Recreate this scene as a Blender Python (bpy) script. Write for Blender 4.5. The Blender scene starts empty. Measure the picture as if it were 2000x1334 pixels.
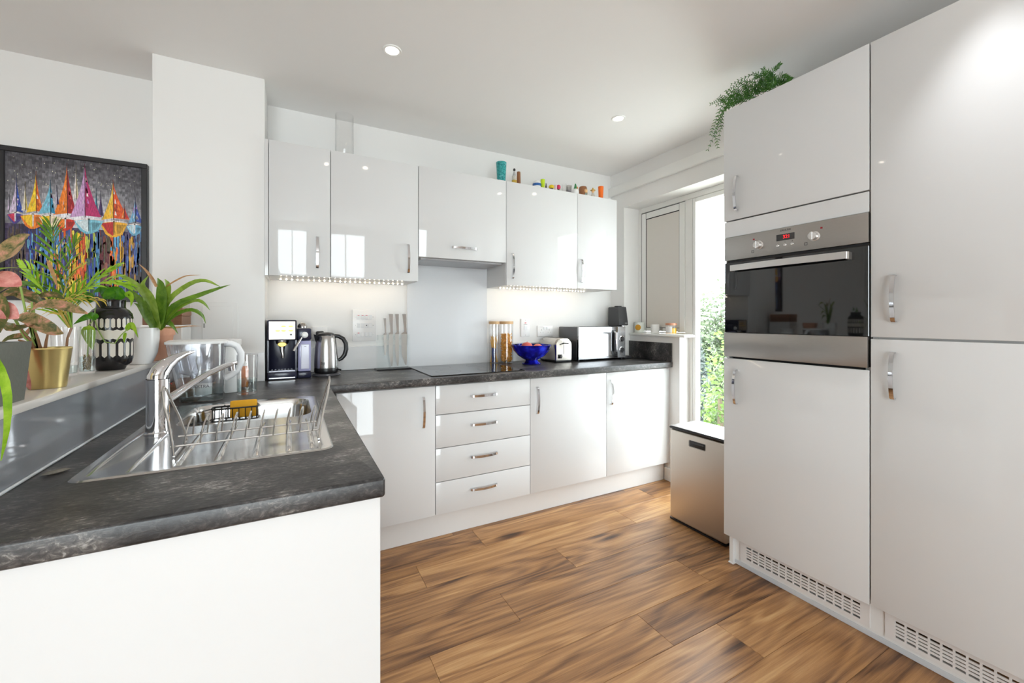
import bpy, bmesh, math, random
from mathutils import Vector, Matrix
R = math.radians
rnd = random.Random(7)
sc = bpy.context.scene
col = sc.collection
# ------------------------------------------------------------------ camera
FPX, YAW, VH, CH = 815.37, R(28.0334), 623.87, 1.2314
cam = bpy.data.objects.new('camera', bpy.data.cameras.new('camera'))
col.objects.link(cam); sc.camera = cam
cam.location = (0, 0, CH); cam.rotation_euler = (R(90), 0, -YAW)
cam.data.sensor_width = 36; cam.data.lens = FPX / 2000 * 36
cam.data.shift_y = -(667 - VH) / 2000; cam.data.clip_start = .03; cam.data.clip_end = 200
# ------------------------------------------------------------------ world, daylight portals, exposure
w = bpy.data.worlds.new('overcast_sky'); sc.world = w; w.use_nodes = True
bg = w.node_tree.nodes['Background']; bg.inputs[0].default_value = (.90, .945, 1, 1); bg.inputs[1].default_value = 6.0
def portal(name, loc, rot, sx, sy):
    l = bpy.data.lights.new(name, 'AREA'); l.shape = 'RECTANGLE'; l.size = sx; l.size_y = sy
    l.cycles.is_portal = True
    o = bpy.data.objects.new(name, l); col.objects.link(o); o.location = loc; o.rotation_euler = rot
portal('window_kitchen_daylight', (2.72, 2.03, 1.1), (0, R(90), 0), 2.15, 1.27)          # the glazed balcony door in view
portal('window_behind_camera_offscreen', (-.475, -2.66, 1.07), (R(90), 0, 0), 2.25, 2.15)   # the glazing mirrored in the cabinet door by the pier
sc.view_settings.view_transform = 'Standard'; sc.view_settings.look = 'None'
sc.view_settings.gamma = 1; sc.view_settings.use_curve_mapping = False
sc.view_settings.exposure = 1.0
sc.cycles.use_denoising = True; sc.cycles.max_bounces = 10; sc.cycles.diffuse_bounces = 6
sc.cycles.glossy_bounces = 5; sc.cycles.transparent_max_bounces = 24; sc.cycles.sample_clamp_indirect = 8
sc.cycles.caustics_reflective = False; sc.cycles.caustics_refractive = False
# ------------------------------------------------------------------ photo pixel -> point on a known plane
_c, _s = math.cos(YAW), math.sin(YAW)
def ray(u, v):
    a = (u - 1000) / FPX
    return Vector((_s + _c * a, _c - _s * a, (VH - v) / FPX))
def PY(u, v, Y):
    d = ray(u, v); t = Y / d.y; return Vector((t * d.x, Y, CH + t * d.z))
def PX(u, v, X):
    d = ray(u, v); t = X / d.x; return Vector((X, t * d.y, CH + t * d.z))
# ------------------------------------------------------------------ mesh builder
class MB:
    def __init__(self): self.bm = bmesh.new()
    def box(self, x0, x1, y0, y1, z0, z1, bev=0, seg=2):
        v = [self.bm.verts.new((x, y, z)) for x in (x0, x1) for y in (y0, y1) for z in (z0, z1)]
        F = [(0, 1, 3, 2), (4, 6, 7, 5), (0, 4, 5, 1), (2, 3, 7, 6), (0, 2, 6, 4), (1, 5, 7, 3)]
        fs = [self.bm.faces.new([v[i] for i in f]) for f in F]
        if bev:
            es = list({e for f in fs for e in f.edges})
            bmesh.ops.bevel(self.bm, geom=es, offset=bev, segments=seg, affect='EDGES', profile=.5)
        return self
    def lathe(self, prof, c=(0, 0, 0), seg=32, sx=1, sy=1):
        rings = []
        for r, z in prof:
            if r < 1e-6: rings.append([self.bm.verts.new((c[0], c[1], c[2] + z))])
            else: rings.append([self.bm.verts.new((c[0] + sx * r * math.cos(2 * math.pi * i / seg), c[1] + sy * r * math.sin(2 * math.pi * i / seg), c[2] + z)) for i in range(seg)])
        for a, b in zip(rings, rings[1:]):
            for i in range(seg):
                j = (i + 1) % seg
                q = [a[i % len(a)], a[j % len(a)], b[j % len(b)], b[i % len(b)]]
                u = []
                for x in q:
                    if x not in u: u.append(x)
                if len(u) > 2: self.bm.faces.new(u)
        return self
    def tube(self, pts, r, seg=8, closed=False, flat=1, caps=True):
        pts = [Vector(p) for p in pts]; n = len(pts)
        rs = r if isinstance(r, (list, tuple)) else [r] * n
        rings = []; up = None
        for i, p in enumerate(pts):
            a = pts[i - 1] if (i or closed) else p
            b = pts[(i + 1) % n] if (i < n - 1 or closed) else p
            t = (b - a).normalized()
            if up is None:
                up = Vector((0, 0, 1)) if abs(t.z) < .9 else Vector((1, 0, 0))
            sd = t.cross(up)
            if sd.length < 1e-5: sd = t.orthogonal()
            sd.normalize(); up = sd.cross(t).normalized()
            rings.append([self.bm.verts.new(p + rs[i] * (math.cos(2 * math.pi * k / seg) * sd + flat * math.sin(2 * math.pi * k / seg) * up)) for k in range(seg)])
        m = n if closed else n - 1
        for i in range(m):
            A, B = rings[i], rings[(i + 1) % n]
            for k in range(seg):
                self.bm.faces.new([A[k], A[(k + 1) % seg], B[(k + 1) % seg], B[k]])
        if caps and not closed:
            self.bm.faces.new(rings[0][::-1]); self.bm.faces.new(rings[-1])
        return self
    def prism(self, poly, d, off=(0, 0, 0), ax='y'):
        """poly in 2D extruded by d along ax"""
        def m(p, t):
            return {'y': (p[0], t, p[1]), 'z': (p[0], p[1], t), 'x': (t, p[0], p[1])}[ax]
        o = Vector(off)
        A = [self.bm.verts.new(Vector(m(p, 0)) + o) for p in poly]
        B = [self.bm.verts.new(Vector(m(p, d)) + o) for p in poly]
        self.bm.faces.new(A); self.bm.faces.new(B[::-1])
        for i in range(len(poly)):
            j = (i + 1) % len(poly); self.bm.faces.new([A[i], B[i], B[j], A[j]])
        return self
    def loft(self, rings, cap0=True, cap1=True):
        V = [[self.bm.verts.new(p) for p in r] for r in rings]
        for A, B in zip(V, V[1:]):
            for i in range(len(A)):
                j = (i + 1) % len(A); self.bm.faces.new([A[i], A[j], B[j], B[i]])
        if cap0: self.bm.faces.new(V[0][::-1])
        if cap1: self.bm.faces.new(V[-1])
        return self
    def leaf(self, pts, wd, face=(0, -.7, .7), n=8, fold=.15, prof=None):
        """pts: control points base..tip, wd: full width"""
        pts = [Vector(p) for p in pts]
        def cat(t):
            k = len(pts) - 1; x = t * k; i = min(int(x), k - 1); f = x - i
            p1, p2 = pts[i], pts[i + 1]; p0 = pts[i - 1] if i else p1 * 2 - p2; p3 = pts[i + 2] if i + 2 <= k else p2 * 2 - p1
            return .5 * ((2 * p1) + (p2 - p0) * f + (2 * p0 - 5 * p1 + 4 * p2 - p3) * f * f + (3 * p1 - p0 - 3 * p2 + p3) * f ** 3)
        prof = prof or (lambda t: math.sin(math.pi * min(1, t * .92 + .06)) ** .8 * (1 - .25 * t))
        fc = Vector(face).normalized(); rows = []
        for i in range(n + 1):
            t = i / n; p = cat(t); tg = (cat(min(1, t + .02)) - cat(max(0, t - .02))).normalized()
            sd = tg.cross(fc)
            if sd.length < 1e-4: sd = tg.orthogonal()
            sd.normalize(); nr = sd.cross(tg).normalized(); h = .5 * wd * max(.02, prof(t))
            rows.append([self.bm.verts.new(p - sd * h + nr * fold * h), self.bm.verts.new(p), self.bm.verts.new(p + sd * h + nr * fold * h)])
        for a, b in zip(rows, rows[1:]):
            for k in (0, 1): self.bm.faces.new([a[k], a[k + 1], b[k + 1], b[k]])
        return self
    def build(self, name, mat, parent=None, loc=(0, 0, 0), rot=(0, 0, 0), smooth=35, normals=True):
        if normals: bmesh.ops.recalc_face_normals(self.bm, faces=self.bm.faces)
        me = bpy.data.meshes.new(name); self.bm.to_mesh(me); self.bm.free()
        if smooth:
            me.polygons.foreach_set('use_smooth', [True] * len(me.polygons)); me.set_sharp_from_angle(angle=R(smooth))
        return mkobj(name, me, mat, parent, loc, rot)
def mkobj(name, me, mat, parent=None, loc=(0, 0, 0), rot=(0, 0, 0)):
    o = bpy.data.objects.new(name, me); col.objects.link(o)
    if mat and not me.materials: me.materials.append(mat)
    o.parent = parent; o.location = loc; o.rotation_euler = rot
    return o
def tag(o, label=None, cat=None, group=None, kind=None):
    for k, v in (('label', label), ('category', cat), ('group', group), ('kind', kind)):
        if v: o[k] = v
    return o
def thing(name, label, cat, loc=(0, 0, 0), rz=0, group=None):
    o = bpy.data.objects.new(name, None); col.objects.link(o); o.empty_display_size = .05
    o.location = loc; o.rotation_euler = (0, 0, rz)
    return tag(o, label, cat, group)
def struct(o): o['kind'] = 'structure'; return o
def box(name, mat, parent, x0, x1, y0, y1, z0, z1, bev=0, seg=2): return MB().box(x0, x1, y0, y1, z0, z1, bev, seg).build(name, mat, parent)
def text(name, body, size, mat, parent, loc, rot, ext=.0003, align='CENTER'):
    cu = bpy.data.curves.new(name, 'FONT'); cu.body = body; cu.size = size; cu.extrude = ext; cu.align_x = align; cu.align_y = 'CENTER'
    t = bpy.data.objects.new(name, cu); col.objects.link(t)
    me = bpy.data.meshes.new_from_object(t.evaluated_get(bpy.context.evaluated_depsgraph_get()))
    bpy.data.objects.remove(t); me.materials.clear()
    return mkobj(name, me, mat, parent, loc, rot)
def arc(c, r, a0, a1, n, pl='xz'):
    out = []
    for i in range(n + 1):
        a = R(a0 + (a1 - a0) * i / n); x, z = r * math.cos(a), r * math.sin(a)
        out.append({'xz': (c[0] + x, c[1], c[2] + z), 'yz': (c[0], c[1] + x, c[2] + z), 'xy': (c[0] + x, c[1] + z, c[2])}[pl])
    return out
def rrect(x0, x1, y0, y1, r, n=5):
    out = []
    for cx, cy, a in ((x1 - r, y1 - r, 0), (x0 + r, y1 - r, 90), (x0 + r, y0 + r, 180), (x1 - r, y0 + r, 270)):
        for i in range(n + 1):
            t = R(a + 90 * i / n); out.append((cx + r * math.cos(t), cy + r * math.sin(t)))
    return out
def cut(o, boxes):
    """real box-shaped openings in a closed mesh"""
    m = MB()
    for b_ in boxes: m.box(*b_)
    bmesh.ops.recalc_face_normals(m.bm, faces=m.bm.faces); me = bpy.data.meshes.new('cutter'); m.bm.to_mesh(me); m.bm.free()
    c = bpy.data.objects.new('cutter', me); col.objects.link(c); c.parent = o.parent
    md = o.modifiers.new('cut', 'BOOLEAN'); md.operation = 'DIFFERENCE'; md.object = c; md.solver = 'EXACT'
    bpy.context.view_layer.update(); new = bpy.data.meshes.new_from_object(o.evaluated_get(bpy.context.evaluated_depsgraph_get()))
    o.modifiers.clear(); o.data = new; bpy.data.objects.remove(c); new.set_sharp_from_angle(angle=R(35))
# ------------------------------------------------------------------ materials
def s2l(c): return tuple(((x / 255) / 12.92 if x <= 10 else ((x / 255 + .055) / 1.055) ** 2.4) for x in c)
MATS = {}
def mat(name, rgb=(200, 200, 200), rough=.5, metal=0, spec=.5, noise=0, nscale=40, bump=0, bscale=200, emit=0, coat=0, trans=0, alpha=1, stretch=(1, 1, 1), sss=0):
    if name in MATS: return MATS[name]
    m = bpy.data.materials.new(name); m.use_nodes = True; nt = m.node_tree; p = nt.nodes['Principled BSDF']
    c = s2l(rgb) + (1,)
    p.inputs['Base Color'].default_value = c; p.inputs['Roughness'].default_value = rough; p.inputs['Metallic'].default_value = metal
    p.inputs['Specular IOR Level'].default_value = spec; p.inputs['Coat Weight'].default_value = coat; p.inputs['Coat Roughness'].default_value = .04
    p.inputs['Transmission Weight'].default_value = trans
    if emit: p.inputs['Emission Color'].default_value = c; p.inputs['Emission Strength'].default_value = emit
    if noise or bump:
        tc = nt.nodes.new('ShaderNodeTexCoord'); mp = nt.nodes.new('ShaderNodeMapping'); mp.inputs['Scale'].default_value = stretch
        nt.links.new(tc.outputs['Object'], mp.inputs[0])
    if noise:
        n = nt.nodes.new('ShaderNodeTexNoise'); n.inputs['Scale'].default_value = nscale; n.inputs['Detail'].default_value = 4
        nt.links.new(mp.outputs[0], n.inputs['Vector'])
        mx = nt.nodes.new('ShaderNodeMix'); mx.data_type = 'RGBA'
        mx.inputs['A'].default_value = tuple(x * (1 - noise) for x in c[:3]) + (1,); mx.inputs['B'].default_value = tuple(min(1, x * (1 + noise)) for x in c[:3]) + (1,)
        nt.links.new(n.outputs['Fac'], mx.inputs['Factor']); nt.links.new(mx.outputs['Result'], p.inputs['Base Color'])
    if bump:
        n = nt.nodes.new('ShaderNodeTexNoise'); n.inputs['Scale'].default_value = bscale; n.inputs['Detail'].default_value = 3
        nt.links.new(mp.outputs[0], n.inputs['Vector'])
        b = nt.nodes.new('ShaderNodeBump'); b.inputs['Strength'].default_value = bump; b.inputs['Distance'].default_value = .002
        nt.links.new(n.outputs['Fac'], b.inputs['Height']); nt.links.new(b.outputs[0], p.inputs['Normal'])
    MATS[name] = m; return m
def ramp(nt, fac, stops):
    r = nt.nodes.new('ShaderNodeValToRGB'); e = r.color_ramp.elements
    e[0].position = stops[0][0]; e[0].color = s2l(stops[0][1]) + (1,); e[1].position = stops[-1][0]; e[1].color = s2l(stops[-1][1]) + (1,)
    for pos, cc in stops[1:-1]: x = e.new(pos); x.color = s2l(cc) + (1,)
    nt.links.new(fac, r.inputs[0]); return r.outputs[0]
def glass_thin(name, tint=(255, 255, 255), refl=1.0, rough=.02, base=.04):
    """clear sheet: transparent, with a reflection that grows towards grazing angles on either side"""
    m = bpy.data.materials.new(name); m.use_nodes = True; nt = m.node_tree; nt.nodes.clear()
    N = lambda t: nt.nodes.new('ShaderNode' + t); L = nt.links.new
    o = N('OutputMaterial'); mx = N('MixShader'); tr = N('BsdfTransparent'); gl = N('BsdfGlossy'); lw = N('LayerWeight'); lw.inputs[0].default_value = .5
    pw = N('Math'); pw.operation = 'POWER'; pw.inputs[1].default_value = 4; mu = N('Math'); mu.operation = 'MULTIPLY_ADD'; mu.inputs[1].default_value = .6 * refl; mu.inputs[2].default_value = base * refl
    tr.inputs[0].default_value = s2l(tint) + (1,); gl.inputs['Roughness'].default_value = rough
    L(lw.outputs['Facing'], pw.inputs[0]); L(pw.outputs[0], mu.inputs[0]); L(mu.outputs[0], mx.inputs[0]); L(tr.outputs[0], mx.inputs[1]); L(gl.outputs[0], mx.inputs[2]); L(mx.outputs[0], o.inputs[0])
    MATS[name] = m; return m
def custom(name, rough, fn, spec=.5):
    m = bpy.data.materials.new(name); m.use_nodes = True; nt = m.node_tree; p = nt.nodes['Principled BSDF']
    p.inputs['Roughness'].default_value = rough; p.inputs['Specular IOR Level'].default_value = spec
    fn(nt, p, lambda t, **k: _node(nt, t, k)); MATS[name] = m; return m
def _node(nt, t, k):
    n = nt.nodes.new('ShaderNode' + t)
    for a, b in k.items():
        if a in n.inputs: n.inputs[a].default_value = b
        else: setattr(n, a, b)
    return n
def _wood(nt, p, N):
    L = nt.links.new
    tc = N('TexCoord'); oi = N('ObjectInfo'); mul = N('VectorMath', operation='SCALE'); mul.inputs[0].default_value = (37, 91, 53); L(oi.outputs['Random'], mul.inputs['Scale'])
    def coords(scale):
        mp = N('Mapping'); mp.inputs['Scale'].default_value = scale; L(tc.outputs['Object'], mp.inputs[0]); L(mul.outputs[0], mp.inputs['Location']); return mp.outputs[0]
    g = N('TexNoise', Scale=1.0, Detail=2.0, Distortion=.3); L(coords((.75, 5.5, 1)), g.inputs['Vector'])
    m1 = N('Math', operation='MULTIPLY'); m1.inputs[1].default_value = 64; L(g.outputs['Fac'], m1.inputs[0])
    sn = N('Math', operation='SINE'); L(m1.outputs[0], sn.inputs[0])
    f = N('TexNoise', Scale=1.0, Detail=9.0, Roughness=.74); L(coords((2.4, 105, 1)), f.inputs['Vector'])
    b = N('TexNoise', Scale=1.0, Detail=3.0); L(coords((.8, 10, 1)), b.inputs['Vector'])
    a1 = N('Math', operation='MULTIPLY_ADD'); a1.inputs[1].default_value = .10; L(sn.outputs[0], a1.inputs[0]); L(f.outputs['Fac'], a1.inputs[2])
    a2 = N('Math', operation='MULTIPLY_ADD'); a2.inputs[1].default_value = .8; L(b.outputs['Fac'], a2.inputs[0]); L(a1.outputs[0], a2.inputs[2])
    a3 = N('Math', operation='MULTIPLY_ADD'); a3.inputs[1].default_value = .24; L(oi.outputs['Random'], a3.inputs[0]); L(a2.outputs[0], a3.inputs[2])
    v = N('TexVoronoi', Scale=1.0); L(coords((1.5, 6.0, 1)), v.inputs['Vector'])
    k = N('MapRange'); k.inputs['From Min'].default_value = .04; k.inputs['From Max'].default_value = .2; k.inputs['To Min'].default_value = -.42; k.inputs['To Max'].default_value = 0; L(v.outputs['Distance'], k.inputs['Value'])
    a4 = N('Math', operation='ADD'); L(a3.outputs[0], a4.inputs[0]); L(k.outputs[0], a4.inputs[1])
    mr = N('MapRange'); mr.inputs['From Min'].default_value = .54; mr.inputs['From Max'].default_value = 1.40; L(a4.outputs[0], mr.inputs['Value'])
    c = ramp(nt, mr.outputs[0], [(0, (50, 32, 20)), (.2, (94, 62, 38)), (.42, (138, 97, 60)), (.68, (172, 126, 80)), (1, (204, 162, 112))])
    L(c, p.inputs['Base Color'])
    bp = N('Bump', Strength=.35, Distance=.001); L(f.outputs['Fac'], bp.inputs['Height']); L(bp.outputs[0], p.inputs['Normal'])
WOOD = custom('oak_laminate', .3, _wood)
def _slate(nt, p, N):
    L = nt.links.new; tc = N('TexCoord')
    mp = N('Mapping'); mp.inputs['Scale'].default_value = (1, 1.4, 1); L(tc.outputs['Object'], mp.inputs[0])
    a = N('TexNoise', Scale=7, Detail=6, Roughness=.62); L(mp.outputs[0], a.inputs['Vector'])
    mp2 = N('Mapping'); mp2.inputs['Scale'].default_value = (60, 150, 100); mp2.inputs['Rotation'].default_value = (0, 0, .5); L(tc.outputs['Object'], mp2.inputs[0])
    b = N('TexNoise', Scale=1.0, Detail=5, Roughness=.7, Distortion=.8); L(mp2.outputs[0], b.inputs['Vector'])
    m = N('Math', operation='MULTIPLY_ADD'); m.inputs[1].default_value = 1.0; L(b.outputs['Fac'], m.inputs[0]); L(a.outputs['Fac'], m.inputs[2])
    mr = N('MapRange'); mr.inputs['From Min'].default_value = .80; mr.inputs['From Max'].default_value = 1.24; L(m.outputs[0], mr.inputs['Value'])
    L(ramp(nt, mr.outputs[0], [(0, (30, 29, 30)), (.35, (52, 50, 50)), (.6, (72, 69, 68)), (.8, (98, 94, 91)), (1, (152, 148, 144))]), p.inputs['Base Color'])
    bp = N('Bump', Strength=.3, Distance=.001); L(b.outputs['Fac'], bp.inputs['Height']); L(bp.outputs[0], p.inputs['Normal'])
SLATE = custom('slate_laminate', .34, _slate)
def _vc(nt, p, N):
    a = N('VertexColor', layer_name='Col'); n = N('TexNoise', Scale=220, Detail=5)
    tc = N('TexCoord'); mp = N('Mapping'); mp.inputs['Scale'].default_value = (1, 1, .25); nt.links.new(tc.outputs['Object'], mp.inputs[0]); nt.links.new(mp.outputs[0], n.inputs['Vector'])
    mr = N('MapRange'); mr.inputs['From Min'].default_value = .3; mr.inputs['From Max'].default_value = .7; mr.inputs['To Min'].default_value = .6; mr.inputs['To Max'].default_value = 1.35; nt.links.new(n.outputs['Fac'], mr.inputs['Value'])
    mx = N('Mix', data_type='RGBA', blend_type='MULTIPLY'); mx.inputs['Factor'].default_value = 1
    nt.links.new(a.outputs['Color'], mx.inputs['A']); nt.links.new(mr.outputs[0], mx.inputs['B']); nt.links.new(mx.outputs['Result'], p.inputs['Base Color'])
    bp = N('Bump', Strength=.5, Distance=.001); nt.links.new(n.outputs['Fac'], bp.inputs['Height']); nt.links.new(bp.outputs[0], p.inputs['Normal'])
OILS = custom('oil_paint', .4, _vc)
def leafmat(name, a, b, vein=None, scale=60):
    def fn(nt, p, N):
        tc = N('TexCoord'); n = N('TexNoise', Scale=scale, Detail=5, Roughness=.65, Distortion=.6); nt.links.new(tc.outputs['Object'], n.inputs['Vector'])
        mr = N('MapRange'); mr.inputs['From Min'].default_value = .35; mr.inputs['From Max'].default_value = .65; nt.links.new(n.outputs['Fac'], mr.inputs['Value'])
        nt.links.new(ramp(nt, mr.outputs[0], [(0, a), (.5, vein or tuple((x + y) // 2 for x, y in zip(a, b))), (1, b)]), p.inputs['Base Color'])
        tl = N('BsdfTranslucent'); ms = N('MixShader'); ms.inputs[0].default_value = .3; o = [x for x in nt.nodes if x.type == 'OUTPUT_MATERIAL'][0]
        nt.links.new(p.inputs['Base Color'].links[0].from_socket, tl.inputs[0])
        nt.links.new(p.outputs[0], ms.inputs[1]); nt.links.new(tl.outputs[0], ms.inputs[2]); nt.links.new(ms.outputs[0], o.inputs[0])
    return custom(name, .35, fn)
PAINT = mat('wall_paint', (233, 232, 230), .65, noise=.015, nscale=3, bump=.02, bscale=300)
CEIL = mat('ceiling_paint', (236, 235, 234), .75, noise=.01, nscale=2)
GLOSS = mat('white_gloss_lacquer', (216, 216, 216), .05, spec=.55, noise=.006, nscale=2)
CARC = mat('white_melamine', (222, 220, 218), .4, noise=.01)
EDGE = mat('cabinet_edge_grey', (150, 149, 150), .35, noise=.02)
WHITE = mat('white_plastic', (238, 238, 236), .3, noise=.005)
UPVC = mat('white_window_frame', (236, 236, 233), .35, noise=.005)
BEIGE = mat('beige_infill_panel', (220, 215, 208), .5, noise=.01)
CHROME = mat('chrome', (225, 225, 228), .06, 1, noise=.01)
STEEL = mat('brushed_steel', (188, 186, 184), .26, 1, noise=.05, nscale=60, stretch=(1, 1, 30))
OVSTEEL = mat('oven_steel', (176, 172, 168), .33, 1, noise=.06, nscale=50, stretch=(1, 1, 20))
SINKST = mat('sink_steel', (205, 204, 203), .17, 1, noise=.05, nscale=40)
WIRE = mat('rack_wire', (205, 203, 200), .22, 1, noise=.02)
BLACK = mat('black_plastic', (22, 22, 24), .3, noise=.1)
DARK = mat('black_rubber', (28, 27, 28), .7, noise=.05)
BGLASS = mat('black_glass', (10, 10, 12), .03, spec=.95, noise=.02)
GLASS = glass_thin('clear_glass', refl=1.5); PANE = glass_thin('window_glass', (250, 253, 252), .8)
ACRYL = glass_thin('acrylic', (254, 255, 255), .8, base=.03)
SPLASH = mat('grey_glass_splashback', (222, 224, 227), .06, spec=.5, noise=.01)
UPST = mat('pale_upstand', (231, 232, 233), .12, noise=.01)
LEDGEGL = mat('dark_grey_glass_splashback', (146, 148, 154), .07, spec=.8, noise=.06, nscale=500)
LEDGE = mat('gloss_ledge_board', (222, 217, 211), .16, noise=.02, nscale=8)
LEDM = mat('warm_led', (255, 234, 206), emit=42)
BULB = mat('downlight_lens', (255, 240, 220), emit=9)
RED = mat('red_led', (255, 20, 30), emit=1.2)
WATER = glass_thin('water', (232, 240, 240), 1.2)
# ================================================================== STRUCTURE
CZ, YB, XR, XL, YF = 2.486, 2.83, 2.49, -3.2, -2.6
fl = struct(box('floor', mat('floor_underlay', (60, 42, 28), .8, noise=.1), None, XL - .1, 2.75, YF - .1, YB + .1, -.08, -.0082))
PWID, PLEN = .193, 1.295
pm = MB().box(-PLEN / 2 + .0004, PLEN / 2 - .0004, -PWID / 2 + .0004, PWID / 2 - .0004, -.008, 0, .0009, 1)
first = pm.build('plank', WOOD, fl, smooth=0); pme = first.data; used = False
ends = {0: .939, 1: .556, 2: 1.258, 3: .833, 4: .451, 5: 1.28}          # board ends read off the photograph, row by row
for row in range(-3, 26):
    yc = 2.261 - PWID * (row + .5); e = ends.get(row, (row * .47) % PLEN)
    x = e - PLEN * math.ceil((e - XL) / PLEN) + PLEN / 2
    while x - PLEN / 2 < 2.5:
        if not (row < 0 and x < -1.2):
            if not used: o = first; used = True
            else: o = mkobj('plank', pme, WOOD, fl)
            o.location = (x, yc, 0)
        x += PLEN
struct(box('ceiling', CEIL, None, XL - .1, 2.75, YF - .1, YB + .1, CZ, CZ + .1))
struct(box('wall_back', PAINT, None, XL - .1, 2.75, YB, YB + .1, 0, CZ))
m = MB(); m.box(XR, 2.75, 2.665, YB, 0, CZ); m.box(XR, 2.75, YF, 2.665, 2.177, CZ); m.box(XR, 2.75, YF, 1.40, 0, 2.177)
m.box(2.555, 2.70, 2.15, 2.665, 0, 1.10)
struct(m.build('wall_right', PAINT, smooth=0))
struct(box('wall_left', PAINT, None, XL - .1, XL, YF, YB, 0, CZ))
m = MB(); m.box(XL, -1.6, YF - .1, YF, 0, CZ); m.box(.65, 2.75, YF - .1, YF, 0, CZ); m.box(-1.6, .65, YF - .1, YF, 2.15, CZ)
struct(m.build('wall_front', PAINT, smooth=0))
struct(box('wall_pier', PAINT, None, -.572, -.115, 2.531, YB, 0, CZ, .002, 1))
struct(box('wall_half', PAINT, None, -.71, -.474, .92, 2.531, 0, 1.049))
struct(box('trim_1', LEDGE, None, -.725, -.460, .905, 2.531, 1.049, 1.068, .004, 2))
struct(box('trim_2', UPVC, None, XR - .028, XR, 1.36, YB, 2.297, 2.372, .003, 2))
m = MB(); m.box(2.538, 2.656, 2.095, 2.664, 1.098, 1.118, .006, 3); struct(m.build('trim_3', UPVC))
m = MB(); m.box(2.541, 2.555, 2.136, 2.285, 0, .1, .003, 1); struct(m.build('baseboard_right', UPVC))
# balcony door with fixed side panel, seen in the right wall
FX = 2.655
m = MB(); m.box(FX, FX + .06, 2.63, 2.665, .0, 2.177, .003, 1); m.box(FX, FX + .06, 1.40, 2.63, 2.135, 2.177, .003, 1); m.box(FX, FX + .06, 2.118, 2.185, 0, 2.135, .003, 1); m.box(FX, FX + .06, 1.40, 2.118, 0, .05, .003, 1)
m.box(FX, FX + .06, 1.40, 1.43, .05, 2.135, .003, 1); m.box(FX, FX + .06, 2.185, 2.63, 1.118, 1.13, .002, 1)
win = struct(m.build('window_1', UPVC))
m = MB(); x = FX - .004
m.box(x, FX + .05, 2.575, 2.625, 1.135, 2.128, .003, 1); m.box(x, FX + .05, 2.1852, 2.235, 1.135, 2.128, .001, 1); m.box(x, FX + .05, 2.235, 2.575, 2.075, 2.128, .003, 1); m.box(x, FX + .05, 2.235, 2.575, 1.135, 1.165, .003, 1)
vent = m.build('side_frame', UPVC, win)
box('gasket', DARK, vent, FX - .003, FX + .045, 2.19, 2.6275, 1.135, 2.1305)
box('side_panel', BEIGE, vent, FX - .0035, FX + .0068, 2.2355, 2.5705, 1.1655, 2.0705, .002, 1)
box('panel_gasket', DARK, vent, FX + .007, FX + .0079, 2.234, 2.576, 1.164, 2.076)
m = MB(); m.box(x - .012, x, 2.395, 2.46, 1.14, 1.17, .004, 2); m.box(x - .02, x - .012, 2.405, 2.45, 1.148, 1.162, .004, 2); m.build('window_handle', STEEL, vent)
m = MB(); m.box(x, FX + .05, 2.088, 2.116, .053, 2.132, .004, 1); m.box(x, FX + .05, 1.43, 1.47, .053, 2.132, .004, 1); m.box(x, FX + .05, 1.47, 2.088, 2.10, 2.132, .004, 1); m.box(x, FX + .05, 1.47, 2.088, .053, .13, .004, 1)
dr = m.build('door_leaf', UPVC, win)
box('pane', PANE, dr, FX + .022, FX + .028, 1.47, 2.088, .13, 2.10)
# living room window behind the camera
m = MB()
for x in (-1.6, -.475, .65): m.box(x - .035, x + .035, YF - .08, YF - .02, 0, 2.15)
m.box(-1.6, .65, YF - .08, YF - .02, 0, .07); m.box(-1.6, .65, YF - .08, YF - .02, 2.08, 2.15)
o = struct(m.build('window_2', UPVC, smooth=0))
for x in (-1.565, -.44): box('pane', PANE, o, x, x + 1.055, YF - .053, YF - .047, .07, 2.08)
# ================================================================== CABINETS
# strap handle: long axis z, bows out to -y
def make_handle():
    m = MB(); pts = [(-.083, 0), (-.083, .012), (-.078, .0165)] + [(-.078 + .156 * i / 12, .0165 + .011 * math.sin(math.pi * i / 12)) for i in range(1, 12)] + [(.078, .0165), (.083, .012), (.083, 0)]
    rings = []
    for i, (t, o_) in enumerate(pts):
        a = pts[max(0, i - 1)]; b = pts[min(len(pts) - 1, i + 1)]; d = Vector((b[0] - a[0], b[1] - a[1])).normalized(); nx, ny = -d.y * .0022, d.x * .0022
        if i in (0, len(pts) - 1): pass
        rings.append([(-.0065, -(o_ - ny), t - nx), (.0065, -(o_ - ny), t - nx), (.0065, -(o_ + ny), t + nx), (-.0065, -(o_ + ny), t + nx)])
    m.loft(rings); return m
HME = None
def handle(parent, loc, horiz=False):
    global HME
    if HME is None:
        o = make_handle().build('handle', CHROME, parent, smooth=40); HME = o.data
    else: o = mkobj('handle', HME, CHROME, parent)
    o.location = loc; o.rotation_euler = (0, R(90), 0) if horiz else (0, 0, 0)
    return o
G = .002
def front(name, parent, x0, x1, z0, z1, th=.02):
    """a door or drawer front in the cabinet's own frame, face at y = 0"""
    return box(name, GLOSS, parent, x0 + G, x1 - G, 0, th, z0 + G, z1 - G, .0014, 2)
def carcass(parent, x0, x1, z0, z1, depth):
    m = MB(); m.box(x0, x0 + .016, .021, depth, z0, z1); m.box(x1 - .016, x1, .021, depth, z0, z1); m.box(x0 + .016, x1 - .016, .021, depth, z0, z0 + .016); m.box(x0 + .016, x1 - .016, .021, depth, z1 - .016, z1); m.box(x0 + .016, x1 - .016, depth - .008, depth, z0 + .016, z1 - .016)
    m.box(x0 + .016, x1 - .016, .0215, .024, z0 + .016, z1 - .016)
    return m.build('body', CARC, parent, smooth=0)
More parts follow.
